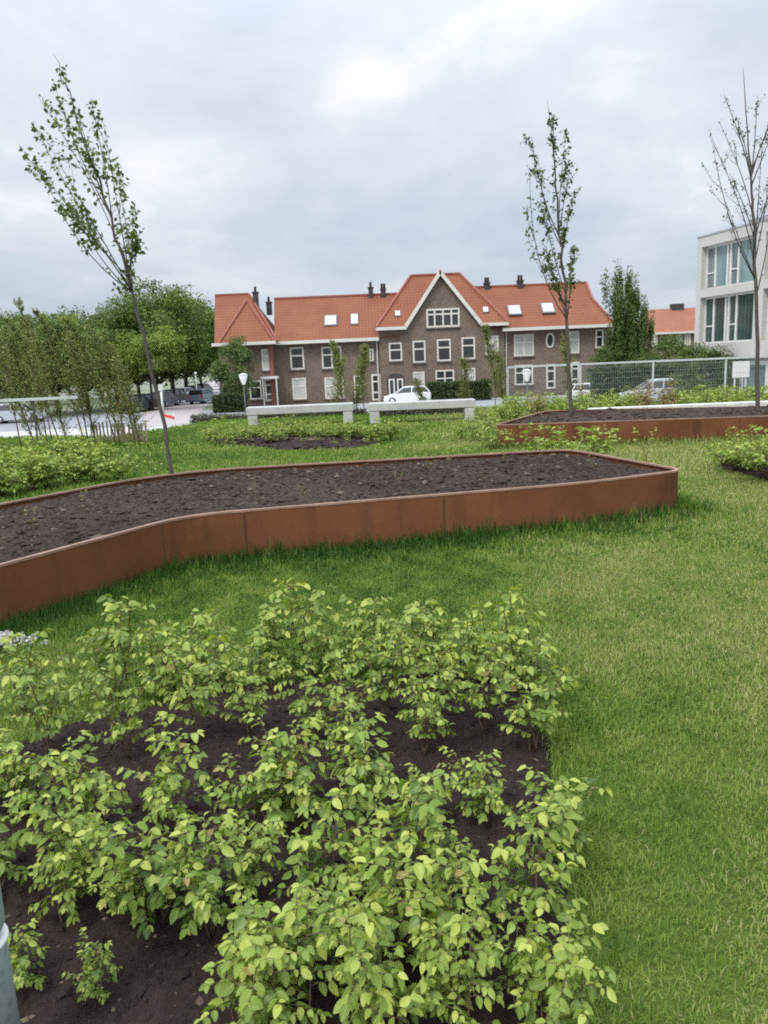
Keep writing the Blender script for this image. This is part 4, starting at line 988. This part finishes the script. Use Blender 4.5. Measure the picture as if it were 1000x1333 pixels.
# main left, right and centre roofs
def gable_roof(x0, x1, yE, zE, yR, zRd, x2=None, x3=None, yb=None):
    x2 = x0 if x2 is None else x2; x3 = x1 if x3 is None else x3; yb = 2 * yR - yE
    r_ = roof([(x0, yE, zE), (x1, yE, zE), (x3, yR, zRd), (x2, yR, zRd), (x0, yb, zE), (x1, yb, zE)], [(0, 1, 2, 3), (5, 4, 3, 2), (1, 5, 2), (4, 0, 3), (1, 0, 4, 5)])
    bar('ridge', (x2, yR, zRd + .05), (x3, yR, zRd + .05), .24, .16, RIDGE, r_); return r_
mz = fz(430, 442, 67.5); mr = fz(440, 386, 71.9)
gable_roof(fx(357, 444, 67.5), fx(520, 440, 67.5), 67.5, mz, 71.9, mr, fx(357, 390, 71.9), fx(540, 381, 71.9))
bar('gutter', (fx(357, 444, 67.42) + .05, 67.4, mz - .12), (xC0, 67.4, mz - .12), .26, .28, CREAM)
cz = fz(575, 423, 67.1); cr = fz(566, 358, 71.6); cx0, cx1 = fx(490, 427, 67.1), fx(661, 417, 67.1); c2, c3 = fx(535, 359, 71.6), fx(598, 357, 71.6)
Gx, Gz = fx(573, 354.5, 67.3), fz(573, 354.5, 67.3); g0, g1 = fx(527.5, 426, 67.3), fx(627, 419, 67.3); gz = cz - .05
rc = roof([(cx0, 67.1, cz), (g0 + .1, 67.1, cz), (Gx, 71.6, cr), (c2, 71.6, cr), (g1 - .1, 67.1, cz), (cx1, 67.1, cz), (c3, 71.6, cr), (cx0, 76.1, cz), (cx1, 76.1, cz)], [(0, 1, 2, 3), (4, 5, 6, 2), (5, 8, 6), (7, 0, 3), (8, 7, 3, 2, 6)])
bar('ridge', (c2, 71.6, cr + .05), (c3, 71.6, cr + .05), .24, .16, RIDGE, rc)
for a_, b_ in (((cx0, 67.08, cz + .04), (c2, 71.58, cr + .05)), ((cx1, 67.08, cz + .04), (c3, 71.58, cr + .05))): bar('ridge', a_, b_, .22, .16, RIDGE, rc)
mb = MB(); mb.add([(g0, 67.25, gz), (g1, 67.25, gz), (Gx, 67.25, Gz), (Gx, 71.7, Gz), (g0, 71.7, gz), (g1, 71.7, gz)], [(0, 2, 3, 4), (2, 1, 5, 3), (4, 3, 5)]); mb.build('roof', TILE, house)
mb = MB(); mb.prism([(g0 + .05, gz - .1), (g1 - .05, gz - .1), (Gx, Gz - .12)], 'y', 67.605, 67.9); mb.build('gable', BRICK, house)
for (qx) in (g0, g1): bar('bargeboard', (qx, 67.22, gz - .02), (Gx, 67.22, Gz + .02), .10, .30, CREAM)
bar('gutter', (cx0 - .05, 67.0, cz - .12), (g0 + .1, 67.0, cz - .12), .28, .26, CREAM); bar('gutter', (g1 - .1, 67.0, cz - .12), (cx1 + .05, 67.0, cz - .12), .28, .26, CREAM)
bar('finial', (Gx, 67.2, Gz + .02), (Gx, 67.2, Gz + .18), .16, .16, RIDGE)
ez2 = fz(730, 424.5, 67.5); rz2 = fz(700, 371, 71.7); x0 = fx(640, 429, 67.5); x1 = fx(800, 421, 67.3); xr0 = fx(615, 376, 71.7); xr1 = fx(763, 367, 71.7); kz = fz(770, 389, 69.8); kx = fx(771, 389, 69.8)
rr_ = roof([(x0, 67.3, ez2), (x1, 67.3, ez2), (kx, 69.8, kz), (x0, 69.8, kz), (xr1, 71.7, rz2), (xr0, 71.7, rz2), (x1, 76.1, ez2), (x0, 76.1, ez2), (kx, 73.6, kz), (x0, 73.6, kz)],
     [(0, 1, 2, 3), (3, 2, 4, 5), (1, 6, 8, 2), (2, 8, 4), (6, 7, 9, 8), (8, 9, 5, 4), (1, 0, 7, 6)])
bar('ridge', (xr0, 71.7, rz2 + .05), (xr1, 71.7, rz2 + .05), .24, .16, RIDGE, rr_); bar('ridge', (xr1, 71.68, rz2 + .04), (kx, 69.78, kz + .04), .2, .14, RIDGE, rr_); bar('ridge', (kx, 69.78, kz + .04), (x1, 67.28, ez2 + .04), .2, .14, RIDGE, rr_)
bar('gutter', (xC1 - .2, 67.2, ez2 - .12), (x1 + .1, 67.2, ez2 - .12), .28, .26, CREAM)
def window(px0, py0, px1, py1, Y, cols, bars, glass=GLASS, fw=.13, sill=True, name='window', par=None):
    """white frame with mullions, pane and sill on the wall at Y"""
    ym = (py0 + py1) / 2; x0, x1 = fx(px0, ym, Y), fx(px1, ym, Y); z1, z0 = fz((px0 + px1) / 2, py0, Y), fz((px0 + px1) / 2, py1, Y)
    f = MB(); y0, y1 = Y - .07, Y - .004
    f.box((x0, y0, z0), (x0 + fw, y1, z1)); f.box((x1 - fw, y0, z0), (x1, y1, z1)); f.box((x0 + fw, y0, z1 - fw), (x1 - fw, y1, z1)); f.box((x0 + fw, y0, z0), (x1 - fw, y1, z0 + fw))
    for k in range(1, cols):
        x = x0 + (x1 - x0) * k / cols; f.box((x - fw * .45, y0 + .003, z0 + fw), (x + fw * .45, y1, z1 - fw))
    for k, b in enumerate(bars):
        z = z0 + (z1 - z0) * b; f.box((x0 + fw, y0 + .006 + .001 * k, z - fw * .45), (x1 - fw, y1, z + fw * .45))
    w = f.build(name, CREAM, par or house)
    m = MB(); m.box((x0 + .02, Y - .030, z0 + .02), (x1 - .02, Y - .006, z1 - .02)); m.build('pane', glass, w)
    if sill: m = MB(); m.box((x0 - .06, Y - .16, z0 - .10), (x1 + .06, Y - .003, z0 - .004)); m.build('sill', PLINTH, w)
    return w
YW, YL, YC = 67.0, 68.0, 67.6
window(341, 454, 355, 482, YW, 1, [.66], GLASSC); window(325, 495, 341, 520, YW, 1, [.62])
window(378, 452, 396, 481, YL, 1, [.62]); window(419, 451, 445, 479.5, YL, 2, [.62]); window(381, 492, 399, 520, YL, 1, [.6], GLASSC); window(423, 491, 448, 519, YL, 2, [.6], GLASSC)
window(481, 454, 486.5, 470, YL, 1, []); window(461, 489, 471, 517, YL, 1, [.55])
window(506.5, 446, 523.5, 470, YC, 1, [.6]); window(537.5, 443.5, 554, 472, YC, 1, [.62]); window(569, 441.5, 587, 470, YC, 1, [.62]); window(601, 439, 618.5, 467.5, YC, 1, [.62]); window(631.5, 437, 649, 462, YC, 1, [.62], GLASSC)
window(555, 401.5, 598.5, 426, YC, 4, [.7], GLASS, .15)
window(538, 484, 553, 507, YC, 1, [.6], GLASSC); window(567, 481.5, 591.5, 507.5, YC, 2, [.58]); window(602, 479, 619, 505, YC, 1, [.6], GLASSC)
window(669, 435, 695, 463.5, YL, 2, [.62], GLASSC); window(740.5, 431, 754, 460, YL, 1, [.6], GLASSC); window(775, 429, 785.5, 453, YL, 1, [.6]); window(670, 475, 694, 501, YL, 2, [.6])
window(775, 474, 790, 500, YL, 1, [.6], GLASSC)
# small eight-sided window
cxx, czz = fx(716, 443, YL), fz(716, 443, YL); mb = MB()
def octo(s, w, h): return [(cxx + w * s * a, czz + h * s * b) for a, b in ((-1, -.55), (-.5, -1), (.5, -1), (1, -.55), (1, .55), (.5, 1), (-.5, 1), (-1, .55))]
o1, o2 = octo(1, .36, .62), octo(1, .22, .47); v = [(x, YL - .07, z) for x, z in o1] + [(x, YL - .07, z) for x, z in o2] + [(x, YL - .003, z) for x, z in o1]
mb.add(v, [(k, (k + 1) % 8, 8 + (k + 1) % 8, 8 + k) for k in range(8)] + [(k, 16 + k, 16 + (k + 1) % 8, (k + 1) % 8) for k in range(8)]); w = mb.build('window', CREAM, house)
mb = MB(); mb.prism(octo(1, .25, .5), 'y', YL - .03, YL - .006); mb.build('pane', GLASS, w)
# doors
def door(px0, py0, px1, py1, Y, mat=GLASS):
    w = window(px0, py0, px1, py1, Y, 1, [.72, .30], mat, .15, False, 'door')
    ym = (py0 + py1) / 2; m = MB(); xx = fx(px1, ym, Y) - .2; zz_ = fz(px1, ym + 3, Y); m.box((xx, Y - .12, zz_), (xx + .05, Y - .072, zz_ + .16)); m.build('handle', CHROME, w)
door(484, 487, 496, 521, YL); door(711, 474, 723, 506, YL); door(743, 471, 754, 503, YL); door(345, 493, 357, 522, YW)
x0, x1 = fx(343, 492, YW), fx(362, 492, YW); zt = fz(352, 493, YW)
mb = MB(); mb.box((x0 - .1, YW - .9, zt), (x1 + .1, YW - .004, zt + .2)); mb.build('porch_canopy', WHITE, house)
for xx in (x0, x1 - .1): mb = MB(); mb.box((xx, YW - .85, STREET), (xx + .1, YW - .75, zt - .002)); mb.build('porch_post', WHITE, house)
# arched double entrance
ax0, ax1 = fx(504, 500, YC), fx(527, 500, YC); z0, z1 = STREET, fz(515, 486, YC); m_ = (ax0 + ax1) / 2; rr = (ax1 - ax0) / 2
arch = [(ax0, z0), (ax1, z0)] + [(m_ + rr * math.cos(a), z1 - rr * .75 + rr * .75 * math.sin(a)) for a in np.linspace(0, math.pi, 13)]
mb = MB(); mb.prism(arch, 'y', YC - .02, YC - .003); pc = mb.build('entrance_arch_shade', DARKB, house)  # flat dark slab on the wall, its colour painting the shade of the recess
for s in (-1, 1):
    xm = m_ + s * rr * .48; mb = MB(); hw = rr * .34; zt = z1 - rr * .6
    mb.box((xm - hw, YC - .06, z0), (xm - hw + .12, YC - .022, zt)); mb.box((xm + hw - .12, YC - .06, z0), (xm + hw, YC - .022, zt)); mb.box((xm - hw + .12, YC - .06, zt - .12), (xm + hw - .12, YC - .022, zt)); mb.box((xm - hw + .12, YC - .06, z0), (xm + hw - .12, YC - .022, z0 + .6))
    mb.build('door_frame', WHITE, pc); mb = MB(); mb.box((xm - hw + .1, YC - .04, z0 + .55), (xm + hw - .1, YC - .024, zt - .1)); mb.build('door_pane', GLASS, pc)
# skylights and chimneys
def skylight(px0, py0, px1, py1, yE, zE, yR, zRd):
    a = F((px0 + px1) / 2, (py0 + py1) / 2, 69.5); s = (zRd - zE) / (yR - yE)
    d = ray((px0 + px1) / 2, (py0 + py1) / 2); t = (zE - s * yE - EYE) / (d[2] - s * d[1]); p = np.array([d[0] * t, d[1] * t, EYE + d[2] * t])
    w = (px1 - px0) * p[1] / 1000; h = (py1 - py0) * p[1] / 1000; al = np.array([0, 1, s]) / 1; nrm = unit((0, -s, 1)); al = al * h / s
    def quad(k, off): return [p + np.array([sx * w / 2 * k, 0, 0]) + al * sz / 2 * k + nrm * off for sx, sz in ((-1, -1), (1, -1), (1, 1), (-1, 1))]
    mb = MB(); mb.add(quad(1.12, -.05) + quad(1.12, .10), [(4, 5, 6, 7), (0, 1, 5, 4), (1, 2, 6, 5), (2, 3, 7, 6), (3, 0, 4, 7)]); f = mb.build('skylight', simple_grey, house)
    mb = MB(); mb.add(quad(.86, .10) + quad(.86, .115), [(4, 5, 6, 7), (0, 1, 5, 4), (1, 2, 6, 5), (2, 3, 7, 6), (3, 0, 4, 7)]); mb.build('pane', SKYGLASS, f)
simple_grey = simple('skylight_frame', (0.16, 0.14, 0.14), 0.6)
for q in [(423, 411.5, 438, 424), (457, 409.5, 466, 422.5)]: skylight(*q, 67.5, mz, 71.9, mr)
for q in [(514.5, 405.5, 521, 412), (629, 400.5, 635.5, 407)]: skylight(*q, 67.1, cz, 71.6, cr)
for q in [(662, 398.5, 677.5, 410), (705.5, 395.5, 720.5, 407.5)]: skylight(*q, 69.8, kz, 71.7, rz2)
def chimney(px0, py0, px1, py1, Y, pots=0):
    x0, x1 = fx(px0, py0, Y), fx(px1, py0, Y); zt = fz((px0 + px1) / 2, py0, Y); zb = fz((px0 + px1) / 2, py1, Y)
    mb = MB(); d = .35; mb.box((x0, Y - d, zb), (x1, Y + d, zt - .12)); mb.box((x0 - .06, Y - d - .06, zt - .12), (x1 + .06, Y + d + .06, zt)); c = mb.build('chimney', DARKB, house)
    for k in range(pots):
        xx = x0 + (x1 - x0) * (k + .5) / pots; mb = MB(); mb.lathe((xx, Y, zt), [(.11, -.02), (.10, .35), (.12, .4), (.12, .45)], 10); mb.build('chimney_pot', DARKB, c)
chimney(329.5, 380, 335.5, 404, 70.3, 1); chimney(347, 393, 353, 410, 71.5, 1); chimney(479.5, 374, 485.5, 388, 71.9, 1); chimney(495.5, 376, 502, 387, 71.9, 2); chimney(630.5, 368, 637, 380, 71.7, 2); chimney(673.5, 365, 680.5, 378, 71.7, 2)
REDPIPE = simple('red_brown_pipe', (0.20, 0.06, 0.045), 0.6)
bar('downpipe', (xW1 - .2, 66.9, STREET), (xW1 - .2, 66.9, ez - .2), .35, .14, REDPIPE)
bar('downpipe', (xC0 - .2, 67.9, STREET), (xC0 - .2, 67.9, mz - .2), .10, .10, CREAM); bar('downpipe', (xC1 + .2, 67.9, STREET), (xC1 + .2, 67.9, ez2 - .2), .10, .10, CREAM)

# ------------------------------------------------------------------ the white block on the right
a = F(903.5, 450, 44.0); b_ = F(1000, 450, 38.2)
dirv = np.array([b_[0] - a[0], b_[1] - a[1], 0]); dirv /= np.linalg.norm(dirv); nrmv = np.array([dirv[1], -dirv[0], 0])
if nrmv[0] > 0: nrmv = -nrmv
blk = thing('white_block', 'white rendered modern block with tall teal windows at the right edge', 'building', (a[0], a[1], STREET))
zt = fz(903.5, 311, 44.0); zs1 = fz(903.5, 379, 44.0); zs0 = fz(903.5, 389, 44.0); zb1 = fz(903.5, 448, 44.0); zb0 = zb1 - .75; zp = zt - .52
LB = 30.0
def W(u, dpt, z): return a + dirv * u - nrmv * dpt + np.array([0, 0, z - a[2]])
def wbox(mb, u0, u1, d0, d1, z0, z1):
    v = [W(u0, d0, z0), W(u1, d0, z0), W(u1, d1, z0), W(u0, d1, z0), W(u0, d0, z1), W(u1, d0, z1), W(u1, d1, z1), W(u0, d1, z1)]
    mb.add(v, [(0, 3, 2, 1), (4, 5, 6, 7), (0, 1, 5, 4), (1, 2, 6, 5), (2, 3, 7, 6), (3, 0, 4, 7)])
mb = MB(); wbox(mb, .42, LB, .55, 12, STREET, zt - .02); mb.build('wall', RENDERW, blk)
mb = MB()
wbox(mb, 0, LB, 0, .549, zp, zt); wbox(mb, 0, LB, 0, .549, zs0, zs1); wbox(mb, 0, LB, 0, .549, zb0, zb1); wbox(mb, 0, .417, .55, 12, STREET, zt)
mb.build('floor_band', RENDERW, blk)
bays = [(.42, 4.75), (5.4, 9.4), (10.1, 14.2), (14.9, 19)]
edges = [(0, .42)] + [(bays[i][1], bays[i + 1][0]) for i in range(3)]
for u0, u1 in edges:
    for z0, z1 in ((zs1, zp), (zb1, zs0)):
        mb = MB(); wbox(mb, u0, u1, .003, .545, z0 + .003, z1 - .003); mb.build('column', RENDERW, blk)
mb = MB(); wbox(mb, -.03, LB, -.03, .5, zt + .002, zt + .09); mb.build('roof_edge', simple('roof_edge_zinc', (.33, .34, .34), .5, .3), blk)
mb = MB(); wbox(mb, 3.0, LB, .9, 4, zt + .003, zt + .45); mb.build('roof_upstand', simple('roof_upstand_grey', (.30, .30, .30), .7), blk)
for (u0, u1) in bays:
    Lb = u1 - u0
    for fl, (z0, z1) in enumerate(((zb1, zs0), (zs1, zp))):
        # narrow casement, wide pane, narrow casement, wide pane
        cuts = [(0, .17, 1), (.17, .40, 0), (.46, .60, 1), (.60, 1.0, 0)]
        fr = MB(); dd = .30
        wbox(fr, u0, u1, dd, dd + .12, z1 - .10, z1 - .003); wbox(fr, u0, u1, dd, dd + .12, z0 + .003, z0 + .08)
        for c in (0, .17, .40, .46, .60, .975):
            wbox(fr, u0 + Lb * c, u0 + Lb * c + .11, dd - .01, dd + .115, z0 + .083, z1 - .103)
        for c0, c1, cas in cuts:
            if cas: zmid = z0 + (z1 - z0) * .36; wbox(fr, u0 + Lb * c0 + .112, u0 + Lb * c1 - .002, dd + .01, dd + .11, zmid, zmid + .07)
        w = fr.build('window', WHITE, blk)
        for c0, c1, cas in cuts:
            mb = MB(); wbox(mb, u0 + Lb * c0 + .05, u0 + Lb * c1 + .02, dd + .06, dd + .09, z0 + .05, z1 - .1)
            mb.build('pane', (TEAL if fl else TEALD) if not cas else (GREYG if fl else TEALD), w)
# ground floor openings
for u0, u1, gl in ((3.4, 5.6, GREYG), (6.3, 8.6, TEAL), (9.2, 12, GREYG)):
    fr = MB(); z0, z1 = STREET + .1, zb0 - .25
    wbox(fr, u0, u0 + .25, .40, .548, z0, z1); wbox(fr, u1 - .25, u1, .40, .548, z0, z1); wbox(fr, u0 + .25, u1 - .25, .40, .548, z1 - .2, z1); w = fr.build('window', WHITE, blk)
    mb = MB(); wbox(mb, u0 + .2, u1 - .2, .46, .50, z0, z1 - .15); mb.build('pane', gl, w)
# blank white board before the block
p = F(953, 492, 33.5); q = F(976, 470, 33.5)
t = thing('blank_board', 'blank white board on two posts behind the railing before the white block', 'board', (p[0], 33.5, STREET))
mb = MB(); mb.bbox((p[0], 33.45, p[2]), (q[0], 33.5, q[2]), .01); mb.build('panel', WHITE, t)
for xx in (p[0] + .1, q[0] - .16): mb = MB(); mb.box((xx, 33.503, STREET), (xx + .06, 33.56, q[2] - .05)); mb.build('post', RAILM, t)

# far house with an orange roof
p0, p1 = F(846, 400, 96), F(960, 395, 96); e0 = fz(880, 432, 94); r0_ = fz(880, 401.5, 98.5); xa, xb = p0[0], p1[0]
t = thing('far_house', 'distant brick house with orange roof left of the white block', 'house', (xa, 96, STREET))
mb = MB(); mb.box((xa + .3, 94.4, STREET), (xb, 102, e0)); mb.build('wall', BRICK, t)
mb = MB(); mb.add([(xa, 94, e0), (xb, 94, e0), (xb, 98.5, r0_), (xa + .3, 98.5, r0_), (xa, 103, e0), (xb, 103, e0)], [(0, 1, 2, 3), (5, 4, 3, 2), (4, 0, 3), (1, 5, 2), (1, 0, 4, 5)]); rf = mb.build('roof', TILE2, t)
mb = MB(); mb.box((xa + 3.5, 98.1, r0_ - .3), (xa + 5, 98.9, r0_ + .55)); mb.build('chimney', DARKB, rf)
mb = MB(); mb.bar((xa, 93.9, e0 - .1), (xb, 93.9, e0 - .1), .2, .25); mb.build('gutter', CREAM, t)
for px in (852, 884, 895, 925): window(px - 4, 435, px + 4, 450, 94.4, 2, [.6], GLASS, .2, False, par=t)

# ------------------------------------------------------------------ cars
def car(label, px, Y, heading, paint, L=4.0, group='parked cars', z=STREET):
    """hatchback of length L, nose towards +x before turning"""
    p = F(px, 515, Y); t = thing('parked_car', label, 'car', (p[0], Y, z), group, heading)
    O = np.zeros(3); s = L / 4.0; hw = .84
    low = [(-1.95, .35), (-1.98, .62), (-1.92, .95), (-1.2, .98), (.55, .95), (1.35, .86), (1.85, .68), (1.98, .5), (1.95, .3), (1.5, .22), (-1.6, .22)]
    up = [(-1.86, .96), (-1.55, 1.36), (-1.1, 1.48), (-.2, 1.5), (.25, 1.44), (.95, .93)]
    def loft(prof, ys, mb, sc):
        n = len(prof); v = []
        for y, k in zip(ys, sc):
            cz_ = np.mean([q[1] for q in prof])
            v += [(x * s * k[0], y, (cz_ + (z_ - cz_) * k[1]) * s) for x, z_ in prof]
        f = [tuple(range(n))] + [tuple(range(len(ys) * n - 1, (len(ys) - 1) * n - 1, -1))]
        for i in range(len(ys) - 1): f += [(i * n + k, (i + 1) * n + k, (i + 1) * n + (k + 1) % n, i * n + (k + 1) % n) for k in range(n)]
        mb.add(v, f, 0, False)
    mb = MB(); loft(low, [-hw, -hw + .06, -.3, .3, hw - .06, hw], mb, [(.955, .9), (.985, 1), (1, 1), (1, 1), (.985, 1), (.955, .9)]); body = mb.build('body', paint, t, O)
    mb = MB(); v = []
    base = [(-1.86, .95), (-1.50, 1.42), (-.25, 1.46), (.30, 1.40), (1.0, .92)]; n = 5
    ys_ = [(hw - .05, .62), (hw - .16, .62)]
    for sg in (-1, 1): v += [(x * s, sg * ((hw - .05) if z_ < 1.1 else (hw - .22)), z_ * s) for x, z_ in base]
    mb.add(v, [tuple(range(5)), tuple(range(9, 4, -1))] + [(k, 5 + k, 5 + (k + 1) % 5, (k + 1) % 5) for k in range(5)]); mb.build('windows', CARGLASS, t, O)
    mb = MB(); w2 = hw - .20
    mb.add([(-1.56 * s, -w2, 1.40 * s), (.34 * s, -w2, 1.385 * s), (.34 * s, w2, 1.385 * s), (-1.56 * s, w2, 1.40 * s), (-1.35 * s, -w2 + .08, 1.5 * s), (.08 * s, -w2 + .08, 1.49 * s), (.08 * s, w2 - .08, 1.49 * s), (-1.35 * s, w2 - .08, 1.5 * s)], [(4, 5, 6, 7), (0, 1, 5, 4), (1, 2, 6, 5), (2, 3, 7, 6), (3, 0, 4, 7), (0, 3, 2, 1)]); mb.build('roof', paint, t, O)
    mb = MB()
    for sg in (-1, 1):
        for (xa, za), (xb, zb_) in (((-1.86, .95), (-1.5, 1.42)), ((-.35, .95), (-.4, 1.44)), ((1.0, .92), (.3, 1.4))):
            mb.bar((xa * s, sg * (hw - .04), za * s), (xb * s, sg * (hw - .205), zb_ * s), .07, .05, up=(0, 1, 0))
    mb.build('pillars', paint, t, O)
    for xw in (-1.25, 1.25):
        for sg in (-1, 1):
            mb = MB(); mb.lathe((xw * s, sg * (hw - .10), .31), [(.2, -.11), (.30, -.11), (.315, -.08), (.315, .08), (.30, .11), (.2, .11)], 16, axis='y'); w = mb.build('wheel', BLACK, t, O)
            mb = MB(); mb.lathe((xw * s, sg * (hw - .10), .31), [(.05, -.118), (.19, -.114), (.19, .114), (.05, .118)], 12, axis='y'); mb.build('rim', CHROME, w, O)
    for sg in (-1, 1):
        mb = MB(); mb.bbox((1.78 * s, sg * .58 - .17, .58 * s), (1.925 * s, sg * .58 + .17, .70 * s), .02); mb.build('headlight', LAMPW, t, O)
        mb = MB(); mb.bbox((-1.99 * s, sg * .66 - .09, .66 * s), (-1.90 * s, sg * .66 + .09, .9 * s), .015); mb.build('tail_light', REDP, t, O)
    return t
def paint(name, c, m=.3): return simple(name, c, .28, m, .05, 1.5, 0, .5)
PW = paint('white_car_paint', (.72, .73, .74), 0); PS = paint('silver_car_paint', (.50, .52, .55)); PB = paint('blue_grey_car_paint', (.20, .25, .31)); PD = paint('dark_car_paint', (.022, .022, .028)); PG = paint('grey_car_paint', (.18, .18, .20)); PN = paint('navy_car_paint', (.03, .035, .06))
car('silver-white hatchback parked before the arched entrance of the brick house', 530, 63.2, R(180), PW, 3.9)
car('white car parked right of the house, partly behind the yellow-green shrubs', 771, 56, R(0), PW, 3.6)
car('white car behind the railing, right of the other white car', 800, 55.5, R(180), PW, 3.6)
car('pale car glimpsed behind the railing under the dark upright trees', 852, 45, R(170), PS, 3.9, z=STREET + .35)
for px, Y, h, pc, lab in [(192, 72, 78, PD, 'black car nearest in the row parked along the left of the side street'), (214, 78, 78, PG, 'grey car second in the row parked along the side street'), (229, 86, 80, PD, 'dark car in the middle of the row along the side street'), (242, 94, 80, PS, 'pale silver car in the side street row beyond the dark cars'), (254, 106, 82, PN, 'navy car far along the side street row'), (266, 120, 82, PG, 'farthest grey car in the side street row'), (264, 82, 80, PB, 'blue-grey car parked alone on the right of the side street'), (176, 69, 78, PN, 'navy car half hidden behind the left saplings')]:
    car(lab, px, Y, R(h), pc, 4.1)
for px, Y, lab, pc in [(22, 60, 'pale car on the road seen under the left handrail', PS)]: car(lab, px, Y, R(10), pc, 4.0)

# ------------------------------------------------------------------ street lamps, posts
def lamp(label, px, py, Y):
    p = F(px, py, Y); t = thing('street_lamp', label, 'street lamp', (p[0], Y, STREET), 'white cone street lamps')
    mb = MB(); mb.lathe((p[0], Y, 0), [(.07, STREET), (.06, STREET + .8), (.045, STREET + .85), (.04, p[2] - .3)], 10); mb.build('pole', POLED, t)
    mb = MB(); mb.lathe((p[0], Y, p[2]), [(.07, -.32), (.10, -.29), (.27, .22), (.28, .25)], 16); mb.build('shade', LAMPW, t)
    mb = MB(); mb.lathe((p[0], Y, p[2]), [(.30, .252), (.29, .29), (.12, .36), (.03, .38)], 16); mb.build('cap', RAILM, t)
lamp('white cone street lamp before the left wing of the brick house', 317, 494, 48)
lamp('white cone street lamp behind the left end of the mesh railing', 686, 489, 44)
p = F(209, 500, 60); t = thing('sign_post', 'pale post by the side street, behind the leaning young tree', 'post', (p[0], 60, STREET))
mb = MB(); mb.lathe((p[0], 60, 0), [(.09, STREET), (.09, fz(209, 500, 60))], 10); mb.build('pole', WHITE, t); mb = MB(); mb.box((p[0] - .16, 59.86, fz(209, 500, 60) - .5), (p[0] + .16, 59.9, fz(209, 500, 60))); mb.build('plate', RAILM, t)
p = F(255, 492, 90); t = thing('lamp_post', 'thin grey post among the cars of the side street', 'post', (p[0], 90, STREET))
mb = MB(); mb.lathe((p[0], 90, 0), [(.09, STREET), (.06, fz(255, 488, 90))], 10); mb.build('pole', RAILM, t); mb = MB(); mb.lathe((p[0], 90, fz(255, 488, 90)), [(.08, 0.002), (.16, .1), (.12, .3)], 10); mb.build('lamp_head', LAMPW, t)
p = F(219, 545, 47); t = thing('street_barrier', 'small red and white barrier on the side street paving', 'barrier', (p[0], 47, STREET))
for sx in (-.35, .35): mb = MB(); mb.box((p[0] + sx - .04, 46.96, STREET), (p[0] + sx + .04, 47.04, STREET + .9)); mb.build('leg', WHITE, t)
mb = MB(); mb.bar((p[0] - .4, 46.93, STREET + .85), (p[0] + .4, 46.93, STREET + .6), .05, .16); mb.build('board', REDP, t)
